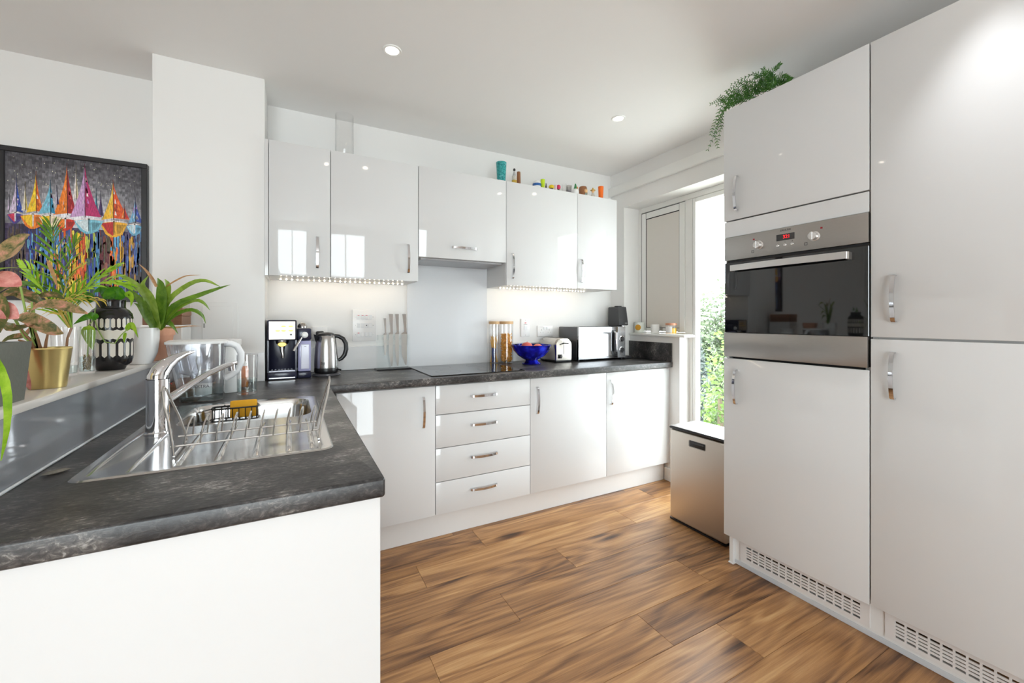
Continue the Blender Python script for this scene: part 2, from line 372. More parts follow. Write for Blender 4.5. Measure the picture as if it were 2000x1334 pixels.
YD = 2.242; BZ0, BZ1 = .142, .8635
def base_cab(name, label, x0, x1, hx, dep=.56):
    t = thing(name, label, 'cabinet', (x0, YD, 0)); W_ = x1 - x0
    carcass(t, .0006, W_ - .0006, BZ0, .868, dep); d = front('door', t, 0, W_, BZ0, BZ1); handle(d, (hx - x0, 0, .724)); return t
base_cab('base_cabinet', 'white gloss corner base cabinet beside the drawers, door handle on its right', .205, .714, .643)
base_cab('base_cabinet', 'white gloss base cabinet directly right of the four drawers', 1.323, 1.935, 1.371)
base_cab('base_cabinet', 'white gloss base cabinet at the window end of the worktop', 1.935, 2.539, 1.972, .41)
t = thing('drawer_unit', 'white gloss base unit with four drawers below the hob', 'drawers', (.714, YD, 0))
carcass(t, .0006, .6084, BZ0, .868, .56)
for z0, z1, hz in ((.699, BZ1, .789), (.512, .699, .624), (.324, .512, .438), (BZ0, .324, .25)):
    d = front('drawer', t, 0, .609, z0, z1); handle(d, (.2915, 0, hz), True)
tag(box('plinth', CARC, None, .12, 2.541, YD + .046, YD + .062, .001, .1405), 'white plinth board under the row of base cabinets', 'plinth')
tag(box('filler_panel', GLOSS, None, 2.5395, 2.5545, YD + .004, YD + .42, .1412, .868, .001, 1), 'narrow white filler strip between last base cabinet and window wall', 'panel')
# peninsula cabinet with the white end panel
t = thing('peninsula_cabinet', 'white peninsula base unit with a broad plain end panel under the sink worktop', 'cabinet', (0, 0, 0))
box('end_panel', mat('white_satin_panel', (217, 217, 217), .28, noise=.008), t, -.473, .164, .882, .902, .001, .868, .001, 1)
m = MB(); m.box(-.472, -.456, .9025, 2.20, .10, .868); m.box(.119, .135, .9025, 2.20, .10, .868); m.box(-.456, .119, 2.184, 2.20, .10, .868); m.box(-.456, .119, .9025, 2.184, .10, .116); m.build('body', CARC, t, smooth=0)
PEN = [(.9035, 1.50), (1.50, 2.10)]
for y0, y1 in PEN: MB().box(.137, .157, y0 + G, y1 - G, BZ0, BZ1, .0014, 2).build('door', GLOSS, t)
# ------------------------------------------------------------------ worktop (L shape, opening for the bowl)
WT, WB = .91, .869
SX0, SX1, SY0, SY1 = -.318, .078, 1.535, 1.912
out = [(-.4675, .872), (.168, .872), (.172, .876), (.172, 2.214), (2.553, 2.214), (2.553, 2.664), (2.489, 2.664), (2.489, 2.8285), (-.1135, 2.8285), (-.1135, 2.5295), (-.4675, 2.5295)]
bm = bmesh.new()
def loop(pts, z):
    vs = [bm.verts.new((x, y, z)) for x, y in pts]
    return [bm.edges.new((vs[i], vs[(i + 1) % len(vs)])) for i in range(len(vs))]
eo = loop(out, WT); ei = loop(rrect(SX0, SX1, SY0, SY1, .03, 4), WT)
bmesh.ops.triangle_fill(bm, edges=eo + ei, use_beauty=True)
tf = list(bm.faces); ex = bmesh.ops.extrude_face_region(bm, geom=tf)
bmesh.ops.translate(bm, verts=[v for v in ex['geom'] if isinstance(v, bmesh.types.BMVert)], vec=(0, 0, WB - WT))
bmesh.ops.recalc_face_normals(bm, faces=bm.faces)
es = [e for e in bm.edges if len(e.link_faces) == 2 and e.calc_face_angle() > 1 and abs(e.verts[0].co.z - e.verts[1].co.z) < 1e-5 and any((abs(e.verts[0].co.y - yy) < .005 and abs(e.verts[1].co.y - yy) < .005) for yy in (.874, 2.214)) or (len(e.link_faces) == 2 and e.calc_face_angle() > 1 and abs(e.verts[0].co.x - .172) < 1e-4 and abs(e.verts[1].co.x - .172) < 1e-4 and abs(e.verts[0].co.z - e.verts[1].co.z) < 1e-5)]
bmesh.ops.bevel(bm, geom=es, offset=.006, segments=3, affect='EDGES', profile=.5)
me = bpy.data.meshes.new('worktop'); bm.to_mesh(me); bm.free()
me.polygons.foreach_set('use_smooth', [True] * len(me.polygons)); me.set_sharp_from_angle(angle=R(38))
tag(mkobj('worktop', me, SLATE), 'L-shaped dark grey slate-effect worktop carrying hob and sink', 'worktop')
# upstands and splashbacks
tag(box('upstand', UPST, None, -.1135, .699, 2.816, 2.8295, .911, 1.06, .001, 1), 'pale grey upstand strip behind the kettle and knives', 'upstand')
tag(box('upstand', UPST, None, 1.2925, 2.489, 2.816, 2.8295, .911, 1.055, .001, 1), 'pale grey upstand strip behind the pasta jars and toaster', 'upstand')
tag(box('upstand', UPST, None, -.245, -.116, 2.519, 2.5305, .911, 1.06, .001, 1), 'pale grey upstand strip on the pier beside the drinking glass', 'upstand')
tag(box('upstand', SLATE, None, 2.543, 2.5545, 2.217, 2.664, .911, 1.052, .001, 1), 'dark slate-effect upstand below the window sill at the worktop end', 'upstand')
tag(box('splashback', SPLASH, None, .700, 1.2915, 2.820, 2.8295, .911, 1.612, .001, 1), 'tall light grey glass splashback behind the hob', 'splashback')
t = thing('ledge_splashback', 'dark grey glossy glass strip below the plant ledge behind the sink', 'splashback')
box('glass_strip', LEDGEGL, t, -.4735, -.4675, .905, 2.18, .9115, 1.0485, .0008, 1); box('glass_strip', LEDGEGL, t, -.4735, -.4675, 2.183, 2.53, .9115, 1.0485, .0008, 1)
box('sealant', mat('sealant', (222, 226, 230), .3, noise=.02), t, -.4675, -.4615, .905, 2.528, .9103, .9165, .002, 1)
# ------------------------------------------------------------------ wall cabinets
YW = 2.507; WZ0, WZ1 = 1.4605, 2.169
def wall_cab(label, x0, x1, z0, hpos, horiz=False):
    t = thing('wall_cabinet', label, 'cabinet', (x0, YW, 0)); W_ = x1 - x0
    carcass(t, .0006, W_ - .0006, z0 + .002, WZ1 - .001, .3225); d = front('door', t, 0, W_, z0, WZ1)
    handle(d, (hpos[0] - x0, 0, hpos[1]), horiz); return t
wall_cab('narrow white gloss wall cabinet next to the pier', -.098, .199, WZ0, (.132, 1.595))
wall_cab('wide white gloss wall cabinet under the tall clear glass cylinder', .199, .691, WZ0, (.627, 1.595))
hood = wall_cab('short white gloss extractor cabinet above the hob with a horizontal handle', .691, 1.292, 1.6125, (.988, 1.6865), True)
m = MB(); m.box(.02, .581, .03, .30, 1.600, 1.6145, .002, 1); m.build('extractor_tray', mat('extractor_grey', (170, 170, 172), .35, .6, noise=.03), hood)
wall_cab('white gloss wall cabinet right of the extractor with souvenirs on top', 1.292, 1.886, WZ0, (1.336, 1.594))
wall_cab('white gloss wall cabinet nearest the window, mirroring the daylight', 1.886, 2.269, WZ0, (1.917, 1.593))
tag(box('filler_panel', GLOSS, None, -.1145, -.0985, YW + .004, 2.829, WZ0, WZ1, .001, 1), 'slim white filler strip between pier and first wall cabinet', 'panel')
# LED strips with single diodes
bead = None
for lab, x0, x1, y in (('warm white LED strip under the two wall cabinets by the pier', -.06, .655, 2.715), ('warm white LED strip under the wall cabinets near the window', 1.335, 2.12, 2.715)):
    t = thing('led_strip', lab, 'light', (x0, y, WZ0 + .002)); L_ = x1 - x0
    box('tape', mat('led_tape', (240, 232, 214), .4, noise=.01), t, 0, L_, -.004, .004, -.0022, -.0002)
    n = int(L_ / .028)
    for i in range(n):
        if bead is None: o = MB().box(-.003, .003, -.0028, .0028, -.0048, -.0023).build('diode', LEDM, t, smooth=0); bead = o.data
        else: o = mkobj('diode', bead, LEDM, t)
        o.location = ((i + .5) * L_ / n, 0, 0)
# ------------------------------------------------------------------ tall units (local x = towards the camera, front at y = 0)
XT = 1.938
tall = thing('oven_housing', 'tall white gloss oven housing unit with the fern on top', 'cabinet', (XT, 1.362, 0), R(-90))
m = MB(); m.box(.0006, .018, .021, .55, .15, 2.278); m.box(.583, .6, .021, .55, .15, 2.278); m.box(.018, .583, .021, .55, .15, .168); m.box(.018, .583, .021, .55, 2.26, 2.278); m.box(.018, .583, .53, .55, .168, 2.26); m.box(.018, .583, .03, .53, 1.015, 1.033); m.box(.018, .583, .03, .53, 1.66, 1.678); m.build('body', CARC, tall, smooth=0)
d = front('door', tall, 0, .603, 1.722, 2.28); handle(d, (.074, 0, 1.85))
d = front('door', tall, 0, .603, .147, 1.040); handle(d, (.07, 0, .901))
box('filler_strip', GLOSS, tall, .004, .600, .003, .021, 1.640, 1.7185, .0012, 1)
fr = thing('fridge_housing', 'tall white gloss fridge housing with two doors next to the oven', 'cabinet', (XT, .7575, 0), R(-90))
m = MB(); m.box(.0006, .018, .021, .55, .15, 2.278); m.box(.583, .6, .021, .55, .15, 2.278); m.box(.018, .583, .021, .55, .15, .168); m.box(.018, .583, .021, .55, 2.26, 2.278); m.box(.018, .583, .53, .55, .168, 2.26); m.box(.018, .583, .025, .53, 1.15, 1.17); m.build('body', CARC, fr, smooth=0)
d = front('door', fr, 0, .603, 1.1635, 2.28); handle(d, (.073, 0, 1.307))
d = front('door', fr, 0, .603, .150, 1.1595); handle(d, (.070, 0, 1.027))
# plinth with two ventilation grilles
t = thing('tall_plinth', 'white plinth board with return foot under the tall units', 'plinth', (XT, 1.362, 0), R(-90))
m = MB(); m.box(.03, 1.21, .052, .068, .001, .046); m.box(.03, 1.21, .052, .068, .116, .146)
for x0, x1 in ((.03, .080), (.563, .654), (1.138, 1.21)): m.box(x0, x1, .052, .068, .046, .116)
m.build('board', CARC, t, smooth=0)
box('seal_strip', mat('seal_grey', (196, 198, 202), .3, noise=.02), t, .03, 1.21, .0475, .052, .001, .022, .001, 1)
m = MB(); m.box(.012, .0295, .03, .54, .001, .146); m.build('return_board', CARC, t, smooth=0)
box('foot', CARC, t, .008, .034, .026, .0475, .001, .006)
GR = mat('grille_white', (218, 214, 212), .35, noise=.01)
def grille(label, x0, x1):
    t = thing('vent_grille', label, 'vent', (XT, 1.362, 0), R(-90)); n = 15; z0, z1 = .034, .128; e = .028; pit = (x1 - x0 - 2 * e) / n
    m = MB(); m.box(x0, x0 + e, .047, .0515, z0, z1); m.box(x1 - e, x1, .047, .0515, z0, z1)
    m.box(x0 + e, x1 - e, .047, .0515, z0, .050); m.box(x0 + e, x1 - e, .047, .0515, .112, z1)
    ed = [(x0 + e + i * pit - (.003 if i else 0), x0 + e + i * pit + (.003 if i < n else 0)) for i in range(n + 1)]
    for p_, q_ in ed: m.box(p_, q_, .047, .0515, .050, .112)
    for (_, p_), (q_, _) in zip(ed, ed[1:]):
        for k in range(1, 5): z = .050 + .062 * k / 5; m.box(p_, q_, .047, .0515, z - .004, z + .004)
    m.build('plate', GR, t, smooth=0)
    for x in (x0 + .014, x1 - .014):
        MB().lathe([(0, -.0008), (.003, -.0008), (.0035, 0)], seg=10).build('screw', STEEL, t, (x, .047, .08), (R(90), 0, 0))
grille('white slotted plinth grille below the oven housing', .058, .585)
grille('white slotted plinth grille below the fridge housing', .632, 1.16)
# ------------------------------------------------------------------ oven
ov = thing('oven', 'built-in stainless steel oven with black glass door and red clock', 'oven', (XT, 1.352, 0), R(-90))
box('casing', mat('oven_casing', (60, 60, 62), .5, .5, noise=.1), ov, .02, .572, .035, .52, 1.036, 1.636)
cp = box('control_panel', OVSTEEL, ov, 0, .592, -.006, .034, 1.524, 1.638, .002, 2)
dg = MB(); dg.box(.002, .594, -.008, .006, 1.166, 1.512, .002, 1); dg = dg.build('door_glass', BGLASS, ov)
box('door_slot_shade', mat('slot_shade_black', (24, 24, 26), .35, noise=.05), ov, .004, .590, .008, .034, 1.05, 1.5235)  # near-black box paints the shade into the slot between control panel and door
box('lower_panel', OVSTEEL, ov, -.001, .590, -.010, .008, 1.048, 1.1655, .002, 2)
m = MB(); pts = [(.052, -.008, 1.478), (.052, -.03, 1.480)] + [(.052 + .482 * i / 10, -.036 - .012 * math.sin(math.pi * i / 10), 1.481) for i in range(0, 11)] + [(.534, -.03, 1.480), (.534, -.008, 1.478)]
m.loft([[(x, y - .004, z - .014), (x, y + .004, z - .014), (x, y + .004, z + .014), (x, y - .004, z + .014)] if 1 < i < len(pts) - 2 else [(x - .006, y, z - .014), (x + .006, y, z - .014), (x + .006, y, z + .014), (x - .006, y, z + .014)] for i, (x, y, z) in enumerate(pts)])
m.build('handle', mat('oven_handle', (214, 212, 210), .28, .9, noise=.02), dg)
for x in (.175, .409):
    k = MB().lathe([(0, 0), (.0205, 0), (.0205, .004), (.017, .006), (.0165, .022), (.015, .024), (0, .024)], seg=28).build('knob', mat('knob_silver', (226, 224, 222), .25, .7, noise=.02), cp, (x, -.006, 1.578), (R(90), 0, 0))
    MB().box(-.004, .004, -.0165, .0165, .006, .03, .001, 1).build('grip', MATS['knob_silver'], k)
    box('indicator', mat('indicator_red', (150, 14, 34), .3, noise=.05), cp, x - .029 if x < .3 else x + .021, x - .021 if x < .3 else x + .029, -.0068, -.006, 1.605, 1.612)
ds = box('display', BGLASS, cp, .254, .330, -.0072, -.006, 1.582, 1.610)
text('digits', '321', .0205, RED, ds, (.297, -.0074, 1.597), (R(90), 0, 0), .0002)
text('lettering', 'ZANUSSI', .0115, BLACK, cp, (.292, -.0064, 1.6265), (R(90), 0, 0))
for x in (.261, .291, .321):
    MB().lathe([(0, 0), (.0062, 0), (.0062, .003), (.005, .0045), (0, .0045)], seg=18).build('button', MATS['knob_silver'], cp, (x, -.006, 1.561), (R(90), 0, 0))
text('symbol', '-', .012, BLACK, cp, (.261, -.0064, 1.574), (R(90), 0, 0)); text('symbol', 'o', .007, BLACK, cp, (.291, -.0064, 1.574), (R(90), 0, 0)); text('symbol', '+', .012, BLACK, cp, (.321, -.0064, 1.574), (R(90), 0, 0))
for x in (.145, .375):
    m = MB(); m.box(x - .006, x + .006, -.0065, -.006, 1.546, 1.5475); m.box(x - .006, x + .006, -.0065, -.006, 1.5565, 1.558); m.box(x - .006, x - .0045, -.0065, -.006, 1.546, 1.558); m.box(x + .0045, x + .006, -.0065, -.006, 1.546, 1.558); m.build('symbol', BLACK, cp, smooth=0)
# ------------------------------------------------------------------ ceiling downlights
def downlight(x, y, label, off=None):
    t = thing('downlight' if not off else 'downlight_%s_offscreen' % off, label, 'light', (x, y, CZ))
    MB().lathe([(.043, 0), (.043, -.003), (.041, -.005), (.031, -.004), (.029, .0005)], seg=32).build('trim_ring', WHITE, t)
    MB().lathe([(.0295, -.001), (.02, -.002), (0, -.0025)], seg=24).build('lens', BULB, t)
    nm = 'downlight_beam' if not off else 'downlight_beam_%s_offscreen' % off
    l = bpy.data.lights.new(nm, 'SPOT'); l.energy = DL; l.spot_size = R(66); l.spot_blend = 1; l.shadow_soft_size = .03; l.color = (.95, .97, 1)
    o = bpy.data.objects.new(nm, l); col.objects.link(o); o.parent = t; o.location = (0, 0, -.012)
DL = 13
downlight(.421, 1.979, 'recessed ceiling downlight in front of the two cabinets by the pier')
downlight(1.81, 1.986, 'recessed ceiling downlight near the window end of the kitchen')
# out of the picture: each one is mirrored in a gloss door of the photograph
downlight(1.77, .43, 'recessed ceiling downlight in front of the fridge housing', 'fridge')
downlight(.42, .34, 'recessed ceiling downlight over the end of the peninsula', 'peninsula')
downlight(.41, -1.32, 'recessed ceiling downlight in the living area before the glazing', 'living_area')
downlight(-.93, 2.05, 'recessed ceiling downlight in front of the sailboat painting', 'painting')
# ================================================================== SINK AND WHAT STANDS ROUND IT
sk = thing('sink', 'stainless steel inset sink with ribbed drainer', 'sink', (0, 0, 0))
X0, X1, Y0, Y1 = -.39, .098, 1.122, 1.932
bm = bmesh.new(); zt = .9135
def rloop(pts, z):
    vs = [bm.verts.new((x, y, z)) for x, y in pts]; return vs, [bm.edges.new((vs[i], vs[(i + 1) % len(vs)])) for i in range(len(vs))]
o0, _ = rloop(rrect(X0, X1, Y0, Y1, .03, 5), WT + .0003); o1, _ = rloop(rrect(X0 + .004, X1 - .004, Y0 + .004, Y1 - .004, .027, 5), zt); o2, e2 = rloop(rrect(X0 + .016, X1 - .016, Y0 + .016, Y1 - .016, .02, 5), zt)
o3, e3 = rloop(rrect(X0 + .026, X1 - .026, Y0 + .026, Y1 - .026, .02, 5), zt - .0015)
for A, B in ((o0, o1), (o1, o2), (o2, o3)):
    for i in range(len(A)): j = (i + 1) % len(A); bm.faces.new([A[i], A[j], B[j], B[i]])
BX0, BX1, BY0, BY1 = -.305, .066, 1.548, 1.90
_, eb = rloop(rrect(BX0, BX1, BY0, BY1, .06, 8), zt - .0015)
bmesh.ops.triangle_fill(bm, edges=e3 + eb, use_beauty=True); bmesh.ops.recalc_face_normals(bm, faces=bm.faces)
me = bpy.data.meshes.new('sink_deck'); bm.to_mesh(me); bm.free(); me.polygons.foreach_set('use_smooth', [True] * len(me.polygons)); me.set_sharp_from_angle(angle=R(30)); mkobj('deck', me, SINKST, sk)
m = MB(); rings = []
for ins, z, r in ((0, zt - .0015, .06), (.003, zt - .008, .06), (.007, zt - .03, .06), (.014, .79, .06), (.022, .768, .06), (.04, .757, .055), (.07, .7535, .04)):
    rings.append([(x, y, z) for x, y in rrect(BX0 + ins, BX1 - ins, BY0 + ins, BY1 - ins, r, 8)])
m.loft(rings, cap0=False); m.build('bowl', SINKST, sk, smooth=50)
MB().lathe([(0, .0012), (.03, .0012), (.038, .003), (.042, .0005)], (-.12, 1.72, .7535), 24).build('drain', CHROME, sk)
for x in (-.367, -.30, -.217, -.145, -.072, -.002, .05):
    y1 = 1.50 if x > -.31 else 1.545
    m = MB(); n = 10; rings = []
    for i in range(n + 1):
        f = i / n; y = 1.145 + (y1 - 1.145) * f; h = .0035 * min(1, 6 * min(f, 1 - f) + .1)
        rings.append([(x - .007, y, zt - .00154), (x - .004, y, zt - .0015 + h * .7), (x, y, zt - .0015 + h), (x + .004, y, zt - .0015 + h * .7), (x + .007, y, zt - .00154)])
    m.loft(rings); m.build('rib', SINKST, sk, smooth=60)
# mixer tap
tp = thing('mixer_tap', 'chrome single lever mixer tap with a long rising spout', 'tap', (-.327, 1.505, zt - .0014))
MB().lathe([(0, 0), (.031, 0), (.031, .004), (.0275, .007), (.0265, .03), (.0262, .125), (.0268, .148), (.0268, .152)], seg=32).build('body', CHROME, tp)
m = MB(); m.tube([(0, 0, .1535), (0, 0, .158), (.004, .003, .172), (.016, .012, .19), (.032, .025, .205), (.053, .042, .217), (.072, .058, .2225)], [.0272, .0272, .0255, .021, .0145, .0085, .0035], 20, flat=.9); m.build('lever', CHROME, tp, smooth=60)
m = MB(); m.tube([(.008, .006, .085), (.03, .024, .098), (.06, .05, .121), (.1, .086, .149), (.14, .122, .168), (.168, .147, .175)], [.0185, .0165, .0135, .0125, .0125, .0115], 16, flat=.62); m.tube([(.158, .138, .176), (.16, .14, .152)], [.0115, .0108], 16)
m.build('spout', CHROME, tp, smooth=50)
MB().tube([(.0265, .012, .135), (.0272, .0125, .1355)], .003, 10).build('cap', mat('cap_red', (200, 60, 40), .4, noise=.02), tp)
# wire dish rack
rk = thing('dish_rack', 'bare steel wire plate rack standing on the drainer', 'rack', (0, 0, zt))
zr = .020
m = MB(); m.tube([(-.246, 1.235, zr), (.075, 1.245, zr)], .0024, 8); m.tube([(-.25, 1.335, zr), (.068, 1.345, zr)], .0024, 8); m.build('rail', WIRE, rk)
for i in range(10):
    x = -.215 + i * .0305; L_ = []
    for k in range(13):
        a = math.pi * k / 12; L_.append((x + .010 * math.sin(a) - .006, 1.24 + .10 * (.5 - .5 * math.cos(a)) - (.012 * math.sin(a)), zr + .058 * math.sin(a) ** .7))
    MB().tube(L_, .0019, 6).build('hoop', WIRE, rk)
for sgn, xb in ((-1, -.236), (1, .068)):
    o = sgn * .03
    pts = [(xb, 1.215, .003), (xb + sgn * .004, 1.222, .03), (xb + sgn * .012, 1.235, .07), (xb + o * .8, 1.247, .115), (xb + o, 1.258, .147), (xb + o * 1.02, 1.277, .156), (xb + o, 1.296, .147), (xb + o * .8, 1.318, .115), (xb + sgn * .012, 1.336, .07), (xb + sgn * .004, 1.35, .03), (xb, 1.357, .003)]
    m = MB(); m.tube(pts, .0027, 8); m.tube([(xb, 1.215, .003), (xb, 1.286, .0028), (xb, 1.357, .003)], .0027, 8); m.build('end_loop', WIRE, rk)
# sponge caddy hooked on the far bowl wall
cd = thing('sponge_caddy', 'small black wire caddy hanging inside the sink bowl', 'caddy', (-.165, 1.86, .862))
m = MB(); P = [(x, y, .044) for x, y in rrect(-.085, .06, -.03, .024, .012, 3)]; m.tube(P, .0028, 8, True); P = [(x, y, 0) for x, y in rrect(-.085, .06, -.03, .024, .012, 3)]; m.tube(P, .0022, 8, True); m.build('hoop', BLACK, cd)
for x in (-.08, -.06, -.04, -.02, 0, .02, .04, .055):
    MB().tube([(x, -.03, .044), (x, -.03, 0), (x, .024, 0), (x, .024, .044)], .0016, 6).build('wire', BLACK, cd)
m = MB(); m.tube([(-.05, .024, .044), (-.05, .03, .048), (-.05, .033, .04)], .002, 6); m.tube([(.03, .024, .044), (.03, .03, .048), (.03, .033, .04)], .002, 6); m.build('hook', BLACK, cd)
sp = MB().box(-.03, .055, -.017, .012, .003, .066, .005, 2).build('sponge', mat('yellow_sponge', (236, 172, 40), .85, noise=.08, nscale=120, bump=.5, bscale=400), None, (-.165, 1.86, .862), (R(-8), 0, 0)); tag(sp, 'yellow sponge cloth in the black caddy', 'sponge')
# water filter jug
jg = thing('water_filter_jug', 'clear plastic water filter jug with white lid and handle', 'jug', (-.302, 2.045, WT + .001))
def jring(z, x0, x1, w, r): return [(x, y, z) for x, y in rrect(x0, x1, -w, w, r, 6)]
JUG = glass_thin('jug_plastic', (250, 251, 253), 1.8, base=.07); 
m = MB(); m.loft([jring(0, -.068, .062, .055, .035), jring(.004, -.074, .066, .06, .04), jring(.09, -.09, .07, .064, .045), jring(.17, -.108, .073, .068, .05), jring(.226, -.116, .075, .07, .05)], cap1=False)
m.build('body', JUG, jg, smooth=60)
m = MB(); m.loft([jring(.07, -.03, .035, .03, .028), jring(.10, -.045, .05, .04, .035), jring(.115, -.085, .063, .058, .04), jring(.222, -.107, .069, .064, .045)], cap1=False); m.build('filter_funnel', glass_thin('funnel_plastic', (244, 245, 249), 1.2, .2, base=.16), jg, smooth=50)
MB().lathe([(0, .022), (.026, .022), (.027, .03), (.027, .095), (.02, .105), (.018, .12), (0, .122)], (0, 0, 0), 24).build('filter_cartridge', WHITE, jg)
m = MB(); m.loft([jring(.226, -.119, .079, .073, .05), jring(.234, -.119, .079, .073, .05), jring(.239, -.11, .071, .066, .05)]); m.build('lid', WHITE, jg, smooth=40)
m = MB(); m.tube([(.068, 0, .222), (.09, 0, .222), (.111, 0, .211), (.125, 0, .182), (.125, 0, .145), (.113, 0, .115), (.091, 0, .093), (.07, 0, .082)], .0105, 12, flat=1.2); m.build('handle', mat('jug_handle', (240, 241, 243), .3, noise=.01), jg, smooth=60)
m = MB(); m.loft([jring(.0045, -.071, .063, .057, .037), jring(.055, -.08, .066, .06, .04)]); m.build('water', WATER, jg, smooth=60)
text('lettering', 'MAXTRA', .016, mat('grey_print', (90, 92, 98), .5, noise=.02), jg, (-.005, -.0655, .062), (R(86), 0, 0))
gl = thing('drinking_glass', 'straight clear tumbler half full of water beside the jug', 'glass', (-.162, 2.125, WT + .001))
MB().lathe([(0, 0), (.035, 0), (.0375, .003), (.0395, .168), (.0375, .168), (.0355, .012), (0, .01)], seg=32).build('tumbler', GLASS, gl); MB().lathe([(0, .0125), (.0352, .0125), (.0365, .066), (0, .066)], seg=32).build('water', WATER, gl)
cn = thing('canister', 'white canister standing behind the filter jug', 'canister', (-.245, 2.235, WT + .001)); MB().lathe([(0, 0), (.05, 0), (.052, .004), (.052, .20), (.05, .206), (0, .206)], seg=32).build('body', WHITE, cn); MB().lathe([(.0535, .2065), (.0535, .23), (.05, .234), (0, .234)], seg=32).build('lid', CARC, cn)
WOODB = mat('walnut_wood', (128, 88, 60), .5, noise=.25, nscale=30, stretch=(1, 8, 8), bump=.1)
bd = thing('chopping_board', 'brown wooden board lying behind the filter jug', 'board', (-.405, 2.30, WT + .001)); MB().box(-.055, .055, -.16, .18, 0, .045, .006, 2).build('slab', WOODB, bd)
jr = thing('spice_jar', 'small orange spice jar behind the drinking glass', 'jar', (-.20, 2.36, WT + .001)); MB().lathe([(0, 0), (.024, 0), (.026, .004), (.026, .085), (.022, .098), (.022, .1)], seg=24).build('body', mat('orange_spice', (206, 120, 62), .35, noise=.15, nscale=90), jr); MB().lathe([(.024, .1), (.024, .12), (0, .121)], seg=24).build('cap', WHITE, jr)
pb = MB().lathe([(0, -.004), (.012, -.003), (.018, 0), (.012, .003), (0, .0045)], seg=14, sx=1.25, sy=.55).build('pebble', mat('pebble', (128, 122, 112), .6, noise=.3, nscale=200), None, (-.43, 1.215, WT + .004), (0, 0, R(40))); tag(pb, 'small flat grey pebble by the ledge splashback', 'pebble')
# ================================================================== BACK WORKTOP
# coffee machine
NAVY = mat('navy_plastic', (38, 40, 62), .18, noise=.06); PANEL = mat('mirror_panel', (190, 178, 160), .22, .9, noise=.04, nscale=12); GOLDB = mat('gold_badge', (214, 178, 84), .25, .4, noise=.05)
cm = thing('coffee_machine', 'dark navy pod coffee machine with mirrored button panel and milk tank', 'coffee machine', (-.108, 2.535, WT + .001))
m = MB(); m.box(.003, .142, .10, .25, .0, .318, .008, 2); m.box(.003, .142, 0, .10, .0, .040, .006, 2); m.box(.003, .142, 0, .10, .208, .318, .008, 2); m.box(.003, .011, .006, .10, .04, .208); m.box(.134, .142, .006, .10, .04, .208); m.build('body', NAVY, cm)
pn = box('button_panel', PANEL, cm, .011, .134, -.003, .001, .214, .310, .001, 1)
for x, z in ((.079, .283), (.113, .283), (.052, .260), (.079, .260), (.113, .260)):
    MB().lathe([(.012, 0), (.0115, .0012), (.0098, .0012), (.0095, .0004), (0, .0004)], seg=24, sy=.5).build('button', GOLDB, pn, (x, -.003, z), (R(90), 0, 0))
MB().lathe([(.006, 0), (.006, .0015), (.004, .0016), (0, .0006)], seg=20).build('button', BLACK, pn, (.114, -.003, .239), (R(90), 0, 0))
gh = MB().lathe([(.032, .208), (.032, .196), (.028, .188), (.022, .186), (0, .186)], (.072, .05, 0), 28).build('group_head', STEEL, cm)
MB().lathe([(0, .006), (.019, .006), (.022, .003), (.022, 0), (0, 0)], seg=28, sy=.56).build('badge', GOLDB, gh, (.072, .012, .187), (R(90), 0, 0))
m = MB(); m.tube([(.072, .05, .186), (.072, .045, .15), (.075, .04, .13), (.076, .04, .112)], [.016, .011, .008, .006], 14); m.build('spout', STEEL, cm)
m = MB(); m.box(.012, .133, .006, .02, .0405, .048); m.box(.012, .133, .085, .095, .0405, .048); m.box(.012, .02, .02, .085, .0405, .048); m.box(.121, .133, .02, .085, .0405, .048)
for i in range(6): m.box(.028 + i * .0155, .0355 + i * .0155, .02, .085, .0405, .048)
tr = m.build('drip_tray', mat('tray_steel', (150, 150, 158), .2, .9, noise=.05), cm, smooth=0)
m = MB(); m.box(.012, .133, -.0015, .002, .006, .012); m.build('base_strip', CHROME, cm)
m = MB(); m.box(.145, .213, .012, .22, 0, .034, .006, 2); m.box(.145, .213, .18, .22, .034, .27, .006, 2); m.build('tank_dock', NAVY, cm)
mt = MB().box(.147, .2115, .016, .178, .036, .205, .006, 2).build('milk_tank', mat('lavender_tank', (176, 176, 214), .12, noise=.04, nscale=14, spec=.6), cm)
box('tank_window', mat('tank_clear', (214, 214, 230), .1, noise=.05, nscale=25), mt, .162, .203, .0135, .0162, .05, .185, .003, 1); box('level_mark', BLACK, mt, .178, .188, .0128, .0136, .172, .1735)
tl = MB().box(.145, .2135, .008, .18, .207, .272, .009, 2).build('tank_lid', NAVY, cm)
kb = MB().lathe([(0, 0), (.0165, 0), (.016, .006), (.011, .008), (.010, .016), (0, .017)], seg=24).build('knob', WHITE, tl, (.181, .008, .236), (R(90), 0, 0))
m = MB(); m.tube([(.166, .004, .222), (.155, -.008, .205), (.14, -.016, .178), (.127, -.02, .152)], [.005, .006, .0065, .0065], 12); m.build('milk_pipe', STEEL, tl)
m = MB(); m.lathe([(0, .30), (.012, .30), (.018, .295), (.025, .284), (.025, .273), (0, .273)], (.172, .13, 0), 20); m.build('filler_cap', STEEL, cm)
